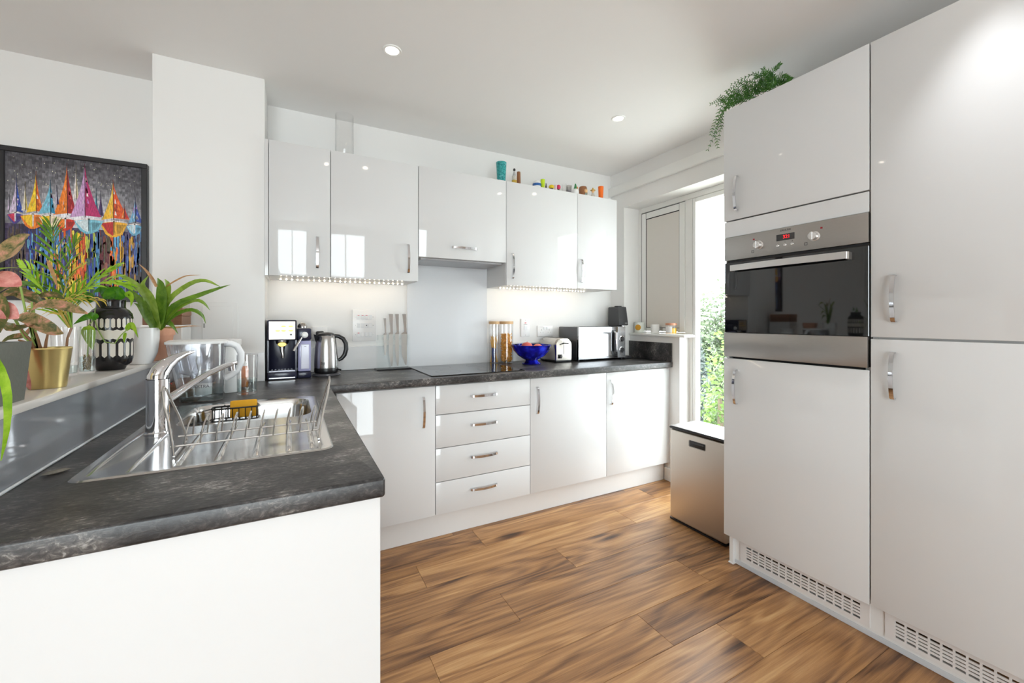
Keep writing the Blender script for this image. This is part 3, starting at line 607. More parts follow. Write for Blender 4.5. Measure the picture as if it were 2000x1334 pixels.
# kettle
kt = thing('kettle', 'brushed steel kettle with black handle on its base', 'kettle', (.186, 2.625, WT + .001))
MB().lathe([(0, 0), (.075, 0), (.077, .004), (.07, .012), (.05, .016), (0, .016)], seg=36).build('power_base', mat('kettle_base', (72, 72, 76), .3, noise=.05), kt)
bd_ = MB().lathe([(0, .018), (.062, .018), (.064, .024), (.064, .04), (.063, .043)], seg=36).build('foot_ring', BLACK, kt)
by = MB().lathe([(.063, .044), (.0635, .06), (.062, .11), (.058, .165), (.052, .205), (.047, .225), (.045, .228)], seg=40).build('body', STEEL, kt)
MB().lathe([(.0455, .228), (.044, .236), (.034, .243), (.015, .246), (0, .246)], seg=36).build('lid', BLACK, kt)
m = MB(); m.loft([[(-.04, -.014, .228), (-.04, .014, .228), (-.05, .016, .18), (-.05, -.016, .18)], [(-.066, -.004, .236), (-.066, .004, .236), (-.06, .008, .205), (-.06, -.008, .205)]]); m.build('spout', BLACK, kt)
m = MB(); m.tube([(.04, 0, .226), (.066, 0, .222), (.09, 0, .208), (.105, 0, .18), (.107, 0, .145), (.098, 0, .112), (.082, 0, .092), (.063, 0, .082)], [.009, .0105, .011, .0115, .0115, .0115, .0105, .008], 12, flat=1.1); m.build('handle', BLACK, kt, smooth=60)
m = MB(); m.tube([(.056, -.03, .034), (.075, -.04, .03)], [.004, .005], 10); m.build('switch', BLACK, kt)
text('lettering', 'Russell\nHobbs', .009, mat('dark_print', (70, 68, 68), .5, noise=.02), kt, (-.02, -.0605, .072), (R(90), 0, R(-18)))
# acrylic knife stand and knives
kx0, kx1, ky = .487, .692, 2.735
ks = thing('knife_stand', 'clear acrylic knife stand on a black base', 'knife stand', (kx0, ky, WT + .001))
box('base', BLACK, ks, -.006, .209, -.045, .05, 0, .007, .001, 1)
for y0, y1 in ((-.024, -.021), (.021, .024)): box('sheet', ACRYL, ks, 0, .205, y0, y1, .0072, .222)
for x in (.002, .034, .07, .107, .148, .199): box('divider', ACRYL, ks, x, x + .004, -.0205, .0205, .19, .222)
BLADE = mat('knife_blade', (186, 182, 178), .3, .9, noise=.05); KH = mat('knife_handle_steel', (196, 194, 192), .2, 1, noise=.04)
for lab, x, w_, zt_, zb, hw in (('slim paring knife in the clear stand', .05, .018, .222, .09, .015), ('broad santoku knife in the clear stand with the thick handle', .087, .026, .226, .017, .026), ('carving knife in the clear stand between the broad knives', .126, .024, .226, .017, .022), ('wide chef knife in the clear stand beside the hob splashback', .172, .036, .226, .02, .022)):
    k = thing('kitchen_knife', lab, 'knife', (kx0 + x, ky, WT + .001), group='knives in the acrylic stand')
    ht = .355 if x > .06 else .328
    MB().prism([(-w_ / 2, zt_), (w_ / 2, zt_), (w_ / 2, zb + .03), (w_ / 2 - .004, zb), (w_ / 2 - .012, zb + .006), (-w_ / 2 + .003, zb + .07), (-w_ / 2, zb + .11)], .0018, (0, -.001, 0)).build('blade', BLADE, k, smooth=0)
    m = MB(); m.loft([[(a * .5 * u + dx, b, z) for a, b in ((-1, -.006), (1, -.006), (1, .006), (-1, .006))] for u, z, dx in ((w_, zt_, 0), (w_, zt_ + .004, 0), (hw * .55, zt_ + .014, w_ * .18), (hw * .6, zt_ + .05, w_ * .12), (hw * .9, ht - .012, .0), (hw, ht, -.001))]); m.build('handle', KH, k, smooth=30)
# switches and sockets on the back wall
PLATE = mat('switch_plate', (236, 235, 234), .25, noise=.004); SWM = mat('switch_rocker', (228, 229, 230), .25, noise=.004); REDM = mat('neon_red', (214, 44, 60), .3, noise=.05)
sw = thing('switch_panel', 'large white grid switch panel with red neons above the kettle', 'switch', (.352, YB, 1.092))
box('plate', PLATE, sw, 0, .143, -.012, -.0005, 0, .203, .002, 2)
for r_, zc in enumerate((.155, .101, .042)):
    for c_ in range(4):
        xx = .036 + c_ * .0245
        rk_ = box('rocker', SWM, sw, xx - .0095, xx + .0095, -.0155, -.012, zc - .0145, zc + .0145, .001, 1)
        if (r_ == 0 and c_ < 3) or (r_ == 2 and c_ == 0): box('neon', REDM, rk_, xx - .0055, xx + .0055, -.0162, -.0155, zc + .0085, zc + .012)
        if r_ == 1 and c_ == 2: box('neon', DARK, rk_, xx - .003, xx + .003, -.0162, -.0155, zc - .003, zc + .003)
    for xx in (.018, .126): MB().lathe([(0, .0006), (.002, .0006), (.0025, 0)], seg=10).build('screw', STEEL, sw, (xx, -.012, zc), (R(90), 0, 0))
ck = thing('cooker_switch', 'tall white cooker switch plate with red neon behind the bowl', 'switch', (1.582, YB, 1.098))
box('plate', PLATE, ck, 0, .078, -.01, -.0005, 0, .138, .003, 2); r_ = box('rocker', SWM, ck, .024, .054, -.014, -.01, .05, .085, .001, 1); box('neon', REDM, ck, .031, .047, -.0108, -.01, .103, .109); text('lettering', 'COOKER', .008, MATS['grey_print'], ck, (.039, -.0104, .093), (R(90), 0, 0))
for zz in (.012, .127): MB().lathe([(0, .0006), (.002, .0006), (.0025, 0)], seg=10).build('screw', STEEL, ck, (.039, -.01, zz), (R(90), 0, 0))
so = thing('wall_socket', 'white double wall socket above the toaster', 'socket', (1.73, YB, 1.095))
sp0 = box('plate', PLATE, so, 0, .147, -.01, -.0005, 0, .086, .003, 2)
cut(sp0, [(xo + dx - a, xo + dx + a, -.02, -.002, .035 + dz - b, .035 + dz + b) for xo in (.038, .109) for dx, dz, a, b in ((0, .018, .0022, .004), (-.011, -.002, .0035, .002), (.011, -.002, .0035, .002))])
for xo in (.06, .087): box('rocker', SWM, so, xo - .006, xo + .006, -.013, -.01, .056, .076, .001, 1)
s2 = thing('wall_socket', 'white wall spur outlet behind the kettle spout', 'socket', (.12, YB, 1.10)); box('plate', PLATE, s2, 0, .086, -.01, -.0005, 0, .086, .003, 2); box('plug', BLACK, s2, .02, .066, -.045, -.0102, .01, .06, .008, 2)
# hob
hb = thing('hob', 'black glass ceramic hob set into the worktop', 'hob', (.70, 2.268, WT + .0005)); box('glass_plate', BGLASS, hb, 0, .60, 0, .522, 0, .005, .0015, 1)
for x, y, r_ in ((.15, .15, .075), (.15, .38, .09), (.44, .38, .075), (.44, .15, .09)): MB().lathe([(r_ - .001, .0051), (r_, .0053), (r_ + .001, .0051)], (x, y, 0), 48).build('ring_mark', mat('hob_print', (70, 70, 74), .3, noise=.03), hb)
# pasta jars
LID = mat('bamboo_lid', (206, 168, 122), .5, noise=.12, nscale=40, stretch=(1, 6, 6)); PASTA = mat('pasta', (234, 164, 60), .5, noise=.3, nscale=45); SPAG = mat('spaghetti_pasta', (236, 186, 92), .5, noise=.08, nscale=60)
def jar(label, x, y, r_, h_):
    t = thing('storage_jar', label, 'jar', (x, y, WT + .001), group='pasta jars')
    MB().lathe([(0, 0), (r_ - .003, 0), (r_, .004), (r_, h_ - .02), (r_ - .003, h_ - .02), (r_ - .003, .008), (0, .006)], seg=36).build('glass_body', GLASS, t)
    MB().lathe([(0, h_ - .0195), (r_ + .001, h_ - .0195), (r_ + .0015, h_ - .003), (r_, h_), (0, h_)], seg=36).build('lid', LID, t); return t
j1 = jar('slim glass storage jar of spaghetti with a bamboo lid', 1.322, 2.762, .037, .306); jar('wider glass storage jar of penne with a bamboo lid', 1.420, 2.755, .050, .306)
m = MB()
for i in range(26):
    a = rnd.uniform(0, 6.28); b = a + rnd.uniform(1.6, 4.2); r0 = .029 * rnd.random() ** .5; r1 = .030 * rnd.random() ** .4; h = rnd.uniform(.16, .205)
    m.tube([(1.322 + r0 * math.cos(a), 2.762 + r0 * math.sin(a), WT + .0085), (1.322 + r1 * math.cos(b), 2.762 + r1 * math.sin(b), WT + .0085 + h)], .0021, 5)
tag(m.build('spaghetti', SPAG), 'dry spaghetti leaning inside the slim jar', 'pasta', kind='stuff')
pk = MB().prism([(-.014, 0), (.012, 0), (.013, .1), (-.011, .108)], .012, (0, 0, 0)).build('sachet', mat('navy_sachet', (44, 58, 110), .4, noise=.6, nscale=150), None, (1.308, 2.734, WT + .009)); tag(pk, 'navy patterned sachet inside the spaghetti jar', 'sachet')
m = MB()
for i in range(300):
    z = WT + .014 + .198 * (i / 300); a = rnd.uniform(0, 6.28); rr = .039 * (rnd.random() ** .35); p = Vector((1.420 + rr * math.cos(a), 2.755 + rr * math.sin(a), z)); th = rnd.uniform(0, 3.14); d = Vector((math.cos(th), math.sin(th), rnd.uniform(-.9, .9))).normalized() * .013
    q = [p - d, p + d]
    for x_ in q:
        e = Vector((x_.x - 1.420, x_.y - 2.755)); 
        if e.length > .0418: e = e.normalized() * .0418; x_.x, x_.y = 1.420 + e.x, 2.755 + e.y
    m.tube(q, .0046, 6)
tag(m.build('penne', PASTA), 'orange penne pasta filling the wider jar', 'pasta', kind='stuff')
# fruit bowl
def _blue(nt, p, N):
    tc = N('TexCoord'); n = N('TexNoise', Scale=14, Detail=2); nt.links.new(tc.outputs['Object'], n.inputs['Vector']); nt.links.new(ramp(nt, n.outputs['Fac'], [(.35, (6, 6, 60)), (.55, (20, 18, 150)), (.7, (40, 60, 225))]), p.inputs['Base Color'])
BLUE = custom('cobalt_glaze', .08, _blue)
fb = thing('fruit_bowl', 'cobalt blue glazed pedestal bowl of fruit', 'bowl', (1.543, 2.60, WT + .001))
MB().lathe([(0, 0), (.066, 0), (.068, .004), (.05, .016), (.042, .028), (.06, .036), (.10, .062), (.13, .098), (.146, .136), (.143, .138), (.126, .102), (.096, .07), (.05, .046), (0, .042)], seg=48).build('bowl', BLUE, fb)
for lab, x, y, z, r_, c in (('reddish peach heaped highest in the blue bowl', 1.503, 2.595, .122, .042, (214, 96, 84)), ('pink peach by the toaster side of the blue bowl', 1.603, 2.61, .112, .036, (226, 120, 104)), ('orange in the blue bowl behind the peaches', 1.545, 2.672, .110, .036, (226, 140, 60))):
    f_ = thing('fruit', lab, 'fruit', (x, y, WT + z)); MB().lathe([(0, -.9 * r_)] + [(r_ * math.cos(R(a)), r_ * math.sin(R(a)) * (.92 if a < 60 else .86)) for a in range(-80, 81, 16)] + [(0, .8 * r_)], seg=24).build('flesh', mat('fruit_' + lab[:4], c, .45, noise=.2, nscale=25), f_); MB().tube([(0, 0, .78 * r_), (.002, 0, .98 * r_)], .0018, 6).build('stalk', WOODB, f_)
# toaster
ts = thing('toaster', 'brushed steel two slice toaster with black lever and dial', 'toaster', (1.738, 2.575, WT + .001))
m = MB(); rings = []
for y_, s_ in ((0, .92), (.006, .98), (.014, 1), (.215, 1), (.226, .97), (.23, .92)):
    w_ = .074 * s_; rings.append([(.074 + x, y_, z) for x, z in [(-w_, .016), (-w_, .14 * s_)] + [(-w_ + .04 - .04 * math.cos(R(a)), .14 * s_ + .04 * math.sin(R(a))) for a in (20, 45, 70, 90)] + [(w_ - .04 + .04 * math.cos(R(a)), .14 * s_ + .04 * math.sin(R(a))) for a in (90, 70, 45, 20)] + [(w_, .14 * s_), (w_, .016)]])
m.loft(rings); tb = m.build('body', mat('toaster_steel', (196, 190, 182), .2, 1, noise=.04), ts, smooth=40)
box('base', BLACK, ts, .004, .144, .006, .225, .003, .017, .003, 1)
for x in (.02, .128):
    for y in (.02, .205): MB().lathe([(0, 0), (.008, 0), (.008, .004)], (x, y, 0), 12).build('foot', BLACK, ts)
cut(tb, [(.035, .061, .03, .20, .06, .20), (.087, .113, .03, .20, .06, .20), (.072, .077, -.01, .02, .06, .155)])
m = MB(); m.tube([(.045, -.012, .137), (.06, -.016, .142), (.075, -.017, .143), (.09, -.016, .142), (.105, -.012, .137)], .005, 8, flat=.8); m.tube([(.0745, -.016, .143), (.0745, .012, .143)], .002, 6); m.build('lever', BLACK, ts)
box('dial_plate', BLACK, ts, .018, .058, -.003, .004, .03, .06, .004, 2); MB().lathe([(0, .01), (.01, .01), (.011, 0)], seg=16).build('dial', mat('dial_grey', (70, 68, 66), .3, .6, noise=.05), ts, (.042, -.003, .045), (R(90), 0, 0))
# microwave
mw = thing('microwave', 'silver mirror-door microwave with bar handle and two dials', 'microwave', (1.925, 2.555, WT + .001))
box('case', mat('microwave_case', (92, 92, 94), .3, .7, noise=.04), mw, 0, .470, .012, .25, .012, .262, .004, 2)
box('door', mat('mirror_door', (158, 158, 160), .07, 1, noise=.01), mw, .0, .388, -.008, .0115, .014, .262, .002, 1)
cpn = box('control_panel', mat('microwave_panel', (170, 170, 172), .25, .8, noise=.02), mw, .3895, .470, -.008, .0115, .014, .262, .002, 1)
hd = box('handle_recess', BLACK, mw, .325, .372, -.0095, -.0082, .045, .235, .001, 1); m = MB(); m.tube([(.35, -.009, .06), (.352, -.028, .068), (.352, -.03, .14), (.352, -.028, .212), (.35, -.009, .22)], .0105, 12, flat=1.2); m.build('handle', CHROME, hd, smooth=50)
for z in (.165, .078): k = MB().lathe([(.025, 0), (.025, .004), (.0205, .006), (.02, .003)], seg=28).build('dial_ring', CHROME, cpn, (.428, -.008, z), (R(90), 0, 0)); MB().lathe([(0, .014), (.017, .014), (.019, .003)], seg=28).build('dial', mat('dial_dark', (90, 90, 92), .2, .8, noise=.03), k)
for x in (.02, .45):
    for y in (.02, .23): MB().lathe([(0, 0), (.01, 0), (.01, .0125)], (x, y, 0), 12).build('foot', BLACK, mw)
# black drinks maker in the corner
sd = thing('drinks_maker', 'tall black sparkling water maker in the corner by the microwave', 'appliance', (2.402, 2.635, WT + .001))
BLK2 = mat('soft_black', (58, 58, 60), .4, noise=.06)
m = MB(); m.box(.0, .08, .03, .125, 0, .30, .006, 2); m.box(.004, .08, -.07, .03, 0, .022, .006, 2); m.build('column', BLK2, sd)
m = MB(); m.loft([[(-.004, .0, .27), (.092, -.0, .27), (.092, .025, .27), (-.004, .125, .27)], [(-.004, -.012, .275), (.095, -.012, .275), (.088, .02, .29), (-.004, .125, .28)], [(.0, .0, .42), (.083, .0, .42), (.08, .027, .42), (0, .125, .42)], [(.004, .004, .425), (.08, .004, .425), (.078, .026, .425), (.004, .12, .425)]]); m.build('head', BLK2, sd)
MB().lathe([(0, .23), (.012, .23), (.012, .27)], (.045, .0, 0), 16).build('nozzle', CHROME, sd); MB().lathe([(.03, .425), (.03, .432), (.026, .434), (0, .434)], (.045, .055, 0), 24).build('button', BLACK, sd); box('label_strip', WHITE, sd, .06, .085, -.0135, -.0118, .288, .291)
# ------------------------------------------------------------------ window sill
SZ = 1.119
mg = thing('mug', 'pale mug with an orange disc on the window sill', 'mug', (2.60, 2.60, SZ)); MB().lathe([(0, 0), (.036, 0), (.04, .005), (.041, .088), (.038, .088), (.037, .008), (0, .007)], seg=32).build('body', mat('pale_glaze', (222, 226, 218), .3, noise=.03), mg)
MB().lathe([(0, .002), (.022, .0015), (.024, 0)], seg=24).build('disc', mat('amber_disc', (204, 148, 40), .4, noise=.15, nscale=60), mg, (-.0355, -.0205, .046), (R(90), 0, R(-60))); MB().tube([(.02, .035, .07), (.028, .055, .068), (.03, .06, .045), (.024, .05, .025), (.02, .034, .02)], .0045, 8).build('handle', MATS['pale_glaze'], mg)
cdl = thing('candle', 'plain white pot candle in the middle of the window sill', 'candle', (2.60, 2.43, SZ)); MB().lathe([(0, 0), (.032, 0), (.034, .004), (.034, .07), (.031, .072), (.030, .06), (0, .058)], seg=28).build('pot', WHITE, cdl); MB().tube([(0, 0, .058), (.001, 0, .068)], .0012, 6).build('wick', BLACK, cdl)
cj = thing('candle_jar', 'amber candle jar with copper lid and white label on the window sill', 'candle', (2.585, 2.255, SZ)); MB().lathe([(0, 0), (.038, 0), (.041, .004), (.041, .066), (.039, .067)], seg=32).build('glass_body', GLASS, cj); MB().lathe([(0, .005), (.038, .005), (.038, .045), (0, .045)], seg=32).build('wax', mat('yellow_wax', (240, 186, 40), .5, noise=.05, emit=0), cj); MB().lathe([(0, .0675), (.0425, .0675), (.0425, .082), (.041, .084), (0, .084)], seg=32).build('lid', mat('copper_lid', (196, 140, 112), .35, .4, noise=.06), cj)
m = MB(); m.loft([[(.0418 * math.cos(R(a)), .0418 * math.sin(R(a)), z) for a in range(150, 231, 10)] + [(.0412 * math.cos(R(a)), .0412 * math.sin(R(a)), z) for a in range(230, 149, -10)] for z in (.01, .058)]); m.build('label', WHITE, cj)
# ------------------------------------------------------------------ stainless bin in front of the window
bn = thing('pedal_bin', 'rectangular stainless pedal bin with black lid by the window', 'bin', (2.07, 1.44, .001))
box('base', BLACK, bn, .006, .244, .006, .386, 0, .012, .01, 2)
MB().box(0, .25, 0, .38, .0122, .56, .016, 3).build('body', mat('bin_steel', (214, 206, 196), .4, 1, noise=.05, nscale=60, stretch=(1, 20, 1)), bn)
m = MB(); m.box(-.002, .252, -.002, .382, .5605, .575, .008, 2); m.build('rim', BLACK, bn); box('lid', mat('bin_lid_steel', (225, 225, 226), .3, .9, noise=.03), bn, .004, .248, .004, .376, .5753, .580, .002, 1)
hr = box('handle_recess', BLACK, bn, -.0015, .004, .125, .235, .485, .525, .006, 2); box('grip', mat('bin_grip', (60, 60, 62), .35, noise=.05), hr, -.004, -.0012, .135, .225, .508, .519, .003, 1)
m = MB(); m.box(.06, .19, .381, .41, .03, .036, .002, 1); m.build('pedal', STEEL, bn)
# ================================================================== PAINTING
pa = thing('painting', 'framed canvas of bright sailboats with streaked reflections', 'painting', (0, 0, 0))
fx0, fx1, fz0, fz1 = -1.186, -.652, 1.322, 2.036; fy0, fy1 = 2.797, 2.829
m = MB(); fw = .024
m.box(fx0, fx1, fy0, fy1, fz1 - fw, fz1, .002, 1); m.box(fx0, fx1, fy0, fy1, fz0, fz0 + fw, .002, 1); m.box(fx0, fx0 + fw, fy0, fy1, fz0 + fw, fz1 - fw, .002, 1); m.box(fx1 - fw, fx1, fy0, fy1, fz0 + fw, fz1 - fw, .002, 1)
m.build('frame', mat('black_frame', (34, 33, 36), .4, noise=.1), pa)
CY = 2.806
V, Fc, Cc = [], [], []
def poly(pts, c, lay):
    i = len(V)
    for x, z in pts: V.append((x, CY - .00006 * lay, z))
    Fc.append(tuple(range(i, i + len(pts)))); Cc.append(tuple(s2l([max(0, min(255, k)) for k in c])) + (1,))
def Q(x, y): p = PY(x / 4.16667, 270 + y / 4.16667, CY); return (max(fx0 + fw, min(fx1 - fw, p.x)), max(fz0 + fw, p.z))
gx0, gx1, gz0, gz1 = fx0 + fw - .001, fx1 - fw + .001, fz0 + fw - .001, fz1 - fw + .001
nx, nz = 44, 56; pr_ = random.Random(3)
for i in range(nx):
    for k in range(nz):
        x0, x1 = gx0 + (gx1 - gx0) * i / nx, gx0 + (gx1 - gx0) * (i + 1) / nx; z0, z1 = gz0 + (gz1 - gz0) * k / nz, gz0 + (gz1 - gz0) * (k + 1) / nz
        f = (k + .5) / nz; g = 1 - abs((i + .5) / nx - .5) * 1.3
        if f > .5: b_ = 74 + 185 * g * max(0, 1 - abs(f - .60) / .36) ** 1.2 + pr_.uniform(-20, 20); c = (b_, b_ - 2, b_ + 4)
        else: b_ = 52 + pr_.uniform(-14, 22); c = (b_ + 8, b_ - 4, b_ + 26)
        poly([(x0, z0), (x1, z0), (x1, z1), (x0, z1)], c, 0)
for i in range(70): # spatter in the sky
    x, y = pr_.uniform(60, 1140), pr_.uniform(130, 420); s_ = pr_.uniform(3, 7); poly([Q(x, y), Q(x + s_, y), Q(x + s_, y + s_), Q(x, y + s_)], (225, 222, 190), 1)
zones = [(50, 200, [(74, 58, 56), (96, 78, 58), (52, 50, 70)]), (200, 420, [(40, 70, 160), (70, 120, 200), (60, 60, 110), (110, 180, 200), (220, 190, 60)]), (420, 580, [(222, 186, 50), (60, 80, 150), (90, 150, 200), (226, 110, 40)]), (580, 690, [(240, 190, 30), (226, 90, 30), (244, 210, 60)]), (690, 770, [(180, 190, 70), (40, 70, 165), (60, 100, 80)]), (770, 800, [(100, 175, 190), (70, 130, 190)]), (800, 890, [(110, 40, 50), (90, 80, 60), (130, 70, 60)]), (890, 960, [(240, 200, 50), (236, 100, 30), (80, 160, 205)]), (960, 1100, [(60, 75, 160), (80, 120, 190), (70, 60, 110), (226, 170, 50)]), (1100, 1165, [(76, 74, 86), (90, 140, 190), (66, 62, 74)])]
for a, b_, cs in zones:
    for n_ in range(int((b_ - a) / 1.5)):
        x = pr_.uniform(a, b_); y = pr_.uniform(690 + (60 if a > 500 else 0), 1240); h = pr_.uniform(30, 170); w_ = pr_.uniform(5, 24); c = pr_.choice(cs); j = pr_.uniform(-22, 22)
        poly([Q(x, y), Q(x + w_ * .5, y - 10), Q(x + w_, y + 4), Q(x + w_ * .9, y + h), Q(x + w_ * .4, y + h + 14), Q(x + w_ * .1, y + h - 6)], tuple(k + j for k in c), 1 + n_ % 4)
W_, YE, OR, RD = (236, 226, 222), (240, 196, 40), (236, 128, 34), (196, 36, 34)
boats = [((75, 460), 55, 92, 590, (196, 180, 200), (160, 150, 180), None), ((133, 310), 72, 188, 606, (206, 190, 214), (32, 66, 156), ((58, 188, 600, 695), (72, 62, 136), (206, 60, 90))), ((205, 360), 174, 228, 590, (226, 216, 196), (196, 172, 84), None),
 ((293, 275), 214, 356, 606, YE, (226, 106, 32), ((166, 372, 612, 738), OR, YE)), ((410, 345), 308, 452, 618, (118, 186, 208), (36, 136, 176), ((318, 500, 622, 724), (240, 222, 190), YE)), ((463, 390), 446, 484, 545, (196, 190, 210), (40, 42, 100), None), ((618, 225), 592, 642, 500, W_, (222, 206, 160), None),
 ((545, 210), 434, 628, 624, OR, (158, 26, 32), ((440, 622, 648, 752), (204, 44, 30), OR)), ((783, 415), 764, 802, 590, (60, 160, 180), (70, 120, 150), None), ((820, 435), 790, 846, 640, (90, 60, 120), (66, 44, 96), None), ((690, 215), 568, 824, 644, (204, 160, 206), (186, 40, 104), ((604, 842, 654, 778), (124, 192, 212), (214, 228, 232))),
 ((1010, 540), 984, 1052, 656, OR, RD, None), ((920, 345), 828, 1054, 664, (244, 190, 50), (224, 84, 26), ((814, 1038, 672, 806), (238, 176, 40), RD)), ((1100, 490), 1044, 1164, 692, (120, 178, 214), (48, 72, 152), ((1028, 1162, 696, 794), (110, 178, 212), (196, 222, 232)))]
for n_, (ap, l, r_, by_, cl, cr, hull) in enumerate(boats):
    L0 = 6 + (n_ % 6) * 5; mx_ = ap[0] + 4
    TT = (.2, .4, .6, .75, .88, 1)
    poly([Q(*ap)] + [Q(ap[0] - (ap[0] - l) * t_ ** 1.7, ap[1] + (by_ - ap[1]) * t_) for t_ in TT] + [Q(mx_, by_ - 14)], cl, L0); poly([Q(*ap), Q(mx_, by_ - 14)] + [Q(ap[0] + (r_ - ap[0]) * t_ ** 1.5, ap[1] + (by_ - ap[1]) * t_) for t_ in TT[::-1]], cr, L0)
    for q in range(16 if r_ - l > 90 else 3):
        t_ = pr_.uniform(.3, .9); sd_ = pr_.choice((-1, 1)); hw = ((ap[0] - l) if sd_ < 0 else (r_ - ap[0])) * t_ ** 1.7; yy = ap[1] + (by_ - ap[1]) * t_; xx = ap[0] + sd_ * hw * pr_.uniform(.15, .75); s_ = min(8, (r_ - l) * pr_.uniform(.03, .07))
        c = pr_.choice([W_, tuple(min(255, k + 50) for k in (cl if sd_ < 0 else cr)), tuple(int(k * .7) for k in (cl if sd_ < 0 else cr)), OR if cl[2] < 100 else (190, 120, 190)])
        poly([Q(xx, yy - s_ * 3.5), Q(xx + s_ * (.8 + .5 * sd_), yy), Q(xx + s_ * (.5 + sd_), yy + s_ * 1.8), Q(xx - s_ * .5, yy + s_)], c, L0 + 1)
    poly([Q(ap[0] - 2, ap[1] - 8), Q(ap[0] + 3, ap[1] - 8), Q(mx_ + 4, by_), Q(mx_ - 3, by_)], tuple(int(k * .45) for k in cr), L0 + 2)
    if hull:
        (hl, hr_, hy, hb_), c1, c2 = hull; hm = (hl + hr_) / 2; sp_ = hr_ - hl
        poly([Q(hl, hy + 20), Q(hm, hy + 4), Q(hr_, hy + 24), Q(hr_ - sp_ * .18, hb_ - 22), Q(hm + sp_ * .08, hb_), Q(hm - sp_ * .12, hb_), Q(hl + sp_ * .2, hb_ - 26)], c1, L0 + 2)
        poly([Q(hl + sp_ * .04, hy + 22), Q(hm, hy + 8), Q(hm - sp_ * .02, hb_ - 10), Q(hl + sp_ * .3, hb_ - 34)], c2, L0 + 3)
        poly([Q(hm + sp_ * .1, hy + 30), Q(hr_ - sp_ * .08, hy + 36), Q(hr_ - sp_ * .25, hb_ - 34), Q(hm + sp_ * .12, hb_ - 26)], tuple(int(k * .78) for k in c1), L0 + 3)
        poly([Q(hl, hy + 12), Q(hm, hy - 4), Q(hr_, hy + 14), Q(hm, hy + 10)], W_, L0 + 4); poly([Q(hm - 5, hy), Q(hm + 8, hy), Q(hm + 6, hb_ - 20), Q(hm - 4, hb_ - 20)], (214, 212, 216) if n_ % 2 else tuple(int(k * .6) for k in c1), L0 + 4)
me = bpy.data.meshes.new('canvas'); me.from_pydata(V, [], Fc); ca = me.color_attributes.new('Col', 'FLOAT_COLOR', 'CORNER'); k = 0
for f_, c in zip(me.polygons, Cc):
    for li in f_.loop_indices: ca.data[li].color = c
mkobj('canvas', me, OILS, pa); box('backing_board', DARK, pa, gx0, gx1, CY + .001, fy1 - .002, gz0, gz1)
# electrical panel on the pier
ep = thing('electrical_panel', 'white recessed electrical panel door on the pier behind the jug', 'panel', (-.43, 2.531, 1.09)); box('surround', PAINT, ep, 0, .198, -.006, -.0003, 0, .228, .002, 1); box('door', PAINT, ep, .05, .178, -.0095, -.0062, .02, .21, .002, 1); box('latch', mat('latch_grey', (150, 148, 146), .4, noise=.03), ep, .056, .062, -.011, -.0096, .10, .122, .001, 1)
# ================================================================== PLANT LEDGE
LZ = 1.0685
GREYP = mat('grey_concrete_pot', (112, 114, 106), .8, noise=.12, nscale=160, bump=.3, bscale=200); SOIL = mat('soil', (52, 38, 28), .95, noise=.3, nscale=150, bump=.8, bscale=150)
AGL = leafmat('aglaonema_leaf', (78, 92, 46), (226, 158, 140), (166, 140, 96), 55); AGLD = leafmat('aglaonema_dark_leaf', (62, 80, 34), (190, 134, 104), (98, 98, 48), 60); PINK = leafmat('pink_leaf', (206, 118, 112), (236, 168, 158), None, 70); LIME = leafmat('lime_leaf', (120, 168, 24), (172, 208, 60), None, 30); GREEN = leafmat('palm_green', (70, 112, 24), (116, 158, 36), None, 30); DKG = leafmat('pothos_green', (44, 110, 14), (98, 160, 28), None, 40); BRM = leafmat('bromeliad_green', (74, 112, 26), (122, 158, 50), None, 25); BRML = leafmat('bromeliad_light_green', (116, 150, 40), (166, 190, 84), None, 25); DRY = leafmat('dry_leaf', (176, 128, 84), (206, 162, 110), None, 60); YEL = leafmat('yellowing_leaf', (196, 178, 60), (220, 190, 104), None, 50)
STEM = mat('brown_stem', (150, 108, 74), .7, noise=.2, nscale=80); STEMG = mat('green_stem', (140, 166, 80), .6, noise=.1)
def pts(lst, Y):
    """photo pixels (u, v[, dY]) at the depth of the pot they grow from"""
    return [PY(p[0], p[1], Y + (p[2] if len(p) > 2 else 0)) for p in lst]
CAMF = (-_s * .8, -_c * .8, .6)
# square grey pot and its plants
pt = thing('square_planter', 'square grey concrete planter at the near end of the ledge', 'planter', (-.535, 1.165, LZ))
m = MB(); m.loft([[(x, y, z) for x, y in rrect(-h_, h_, -h_, h_, .006, 2)] for h_, z in ((.058, 0), (.066, .118), (.060, .118), (.059, .10))]); m.build('pot', GREYP, pt, smooth=30); box('soil', SOIL, pt, -.057, .057, -.057, .057, .09, .1012)
pl = thing('pink_aglaonema', 'pink leaved plant growing from the square grey planter', 'plant', (-.535, 1.165, LZ + .10))
def lf(name, root, mat_, px, Y, wd, fold=.18, face=CAMF, n=10):
    P = [p - root.location for p in pts(px, Y)]; return MB().leaf(P, wd, face, n, fold).build(name, mat_, root, smooth=60)
def st(root, mat_, px, Y, r0, r1=None, name='stem'):
    P = [p - root.location for p in pts(px, Y)]; n = len(P); return MB().tube(P, [r0 + ((r1 or r0) - r0) * i / (n - 1) for i in range(n)], 7).build(name, mat_, root, smooth=60)
base = (-60, 690)
for px, wd, mt_ in (([(-18, 520), (10, 500, .02), (38, 472, .03), (58, 458, .03)], .062, AGL), ([(-24, 545), (0, 545), (22, 550), (42, 558)], .044, PINK), ([(-24, 600), (0, 604), (18, 612), (36, 622)], .04, PINK), ([(-30, 575), (-8, 590), (5, 620), (0, 650)], .04, AGLD)):
    lf('leaf', pl, mt_, px, 1.17, wd); st(pl, STEMG, [(-52, 668), (-46, (668 + px[0][1]) / 2), px[0][:2]], 1.17, .0022)
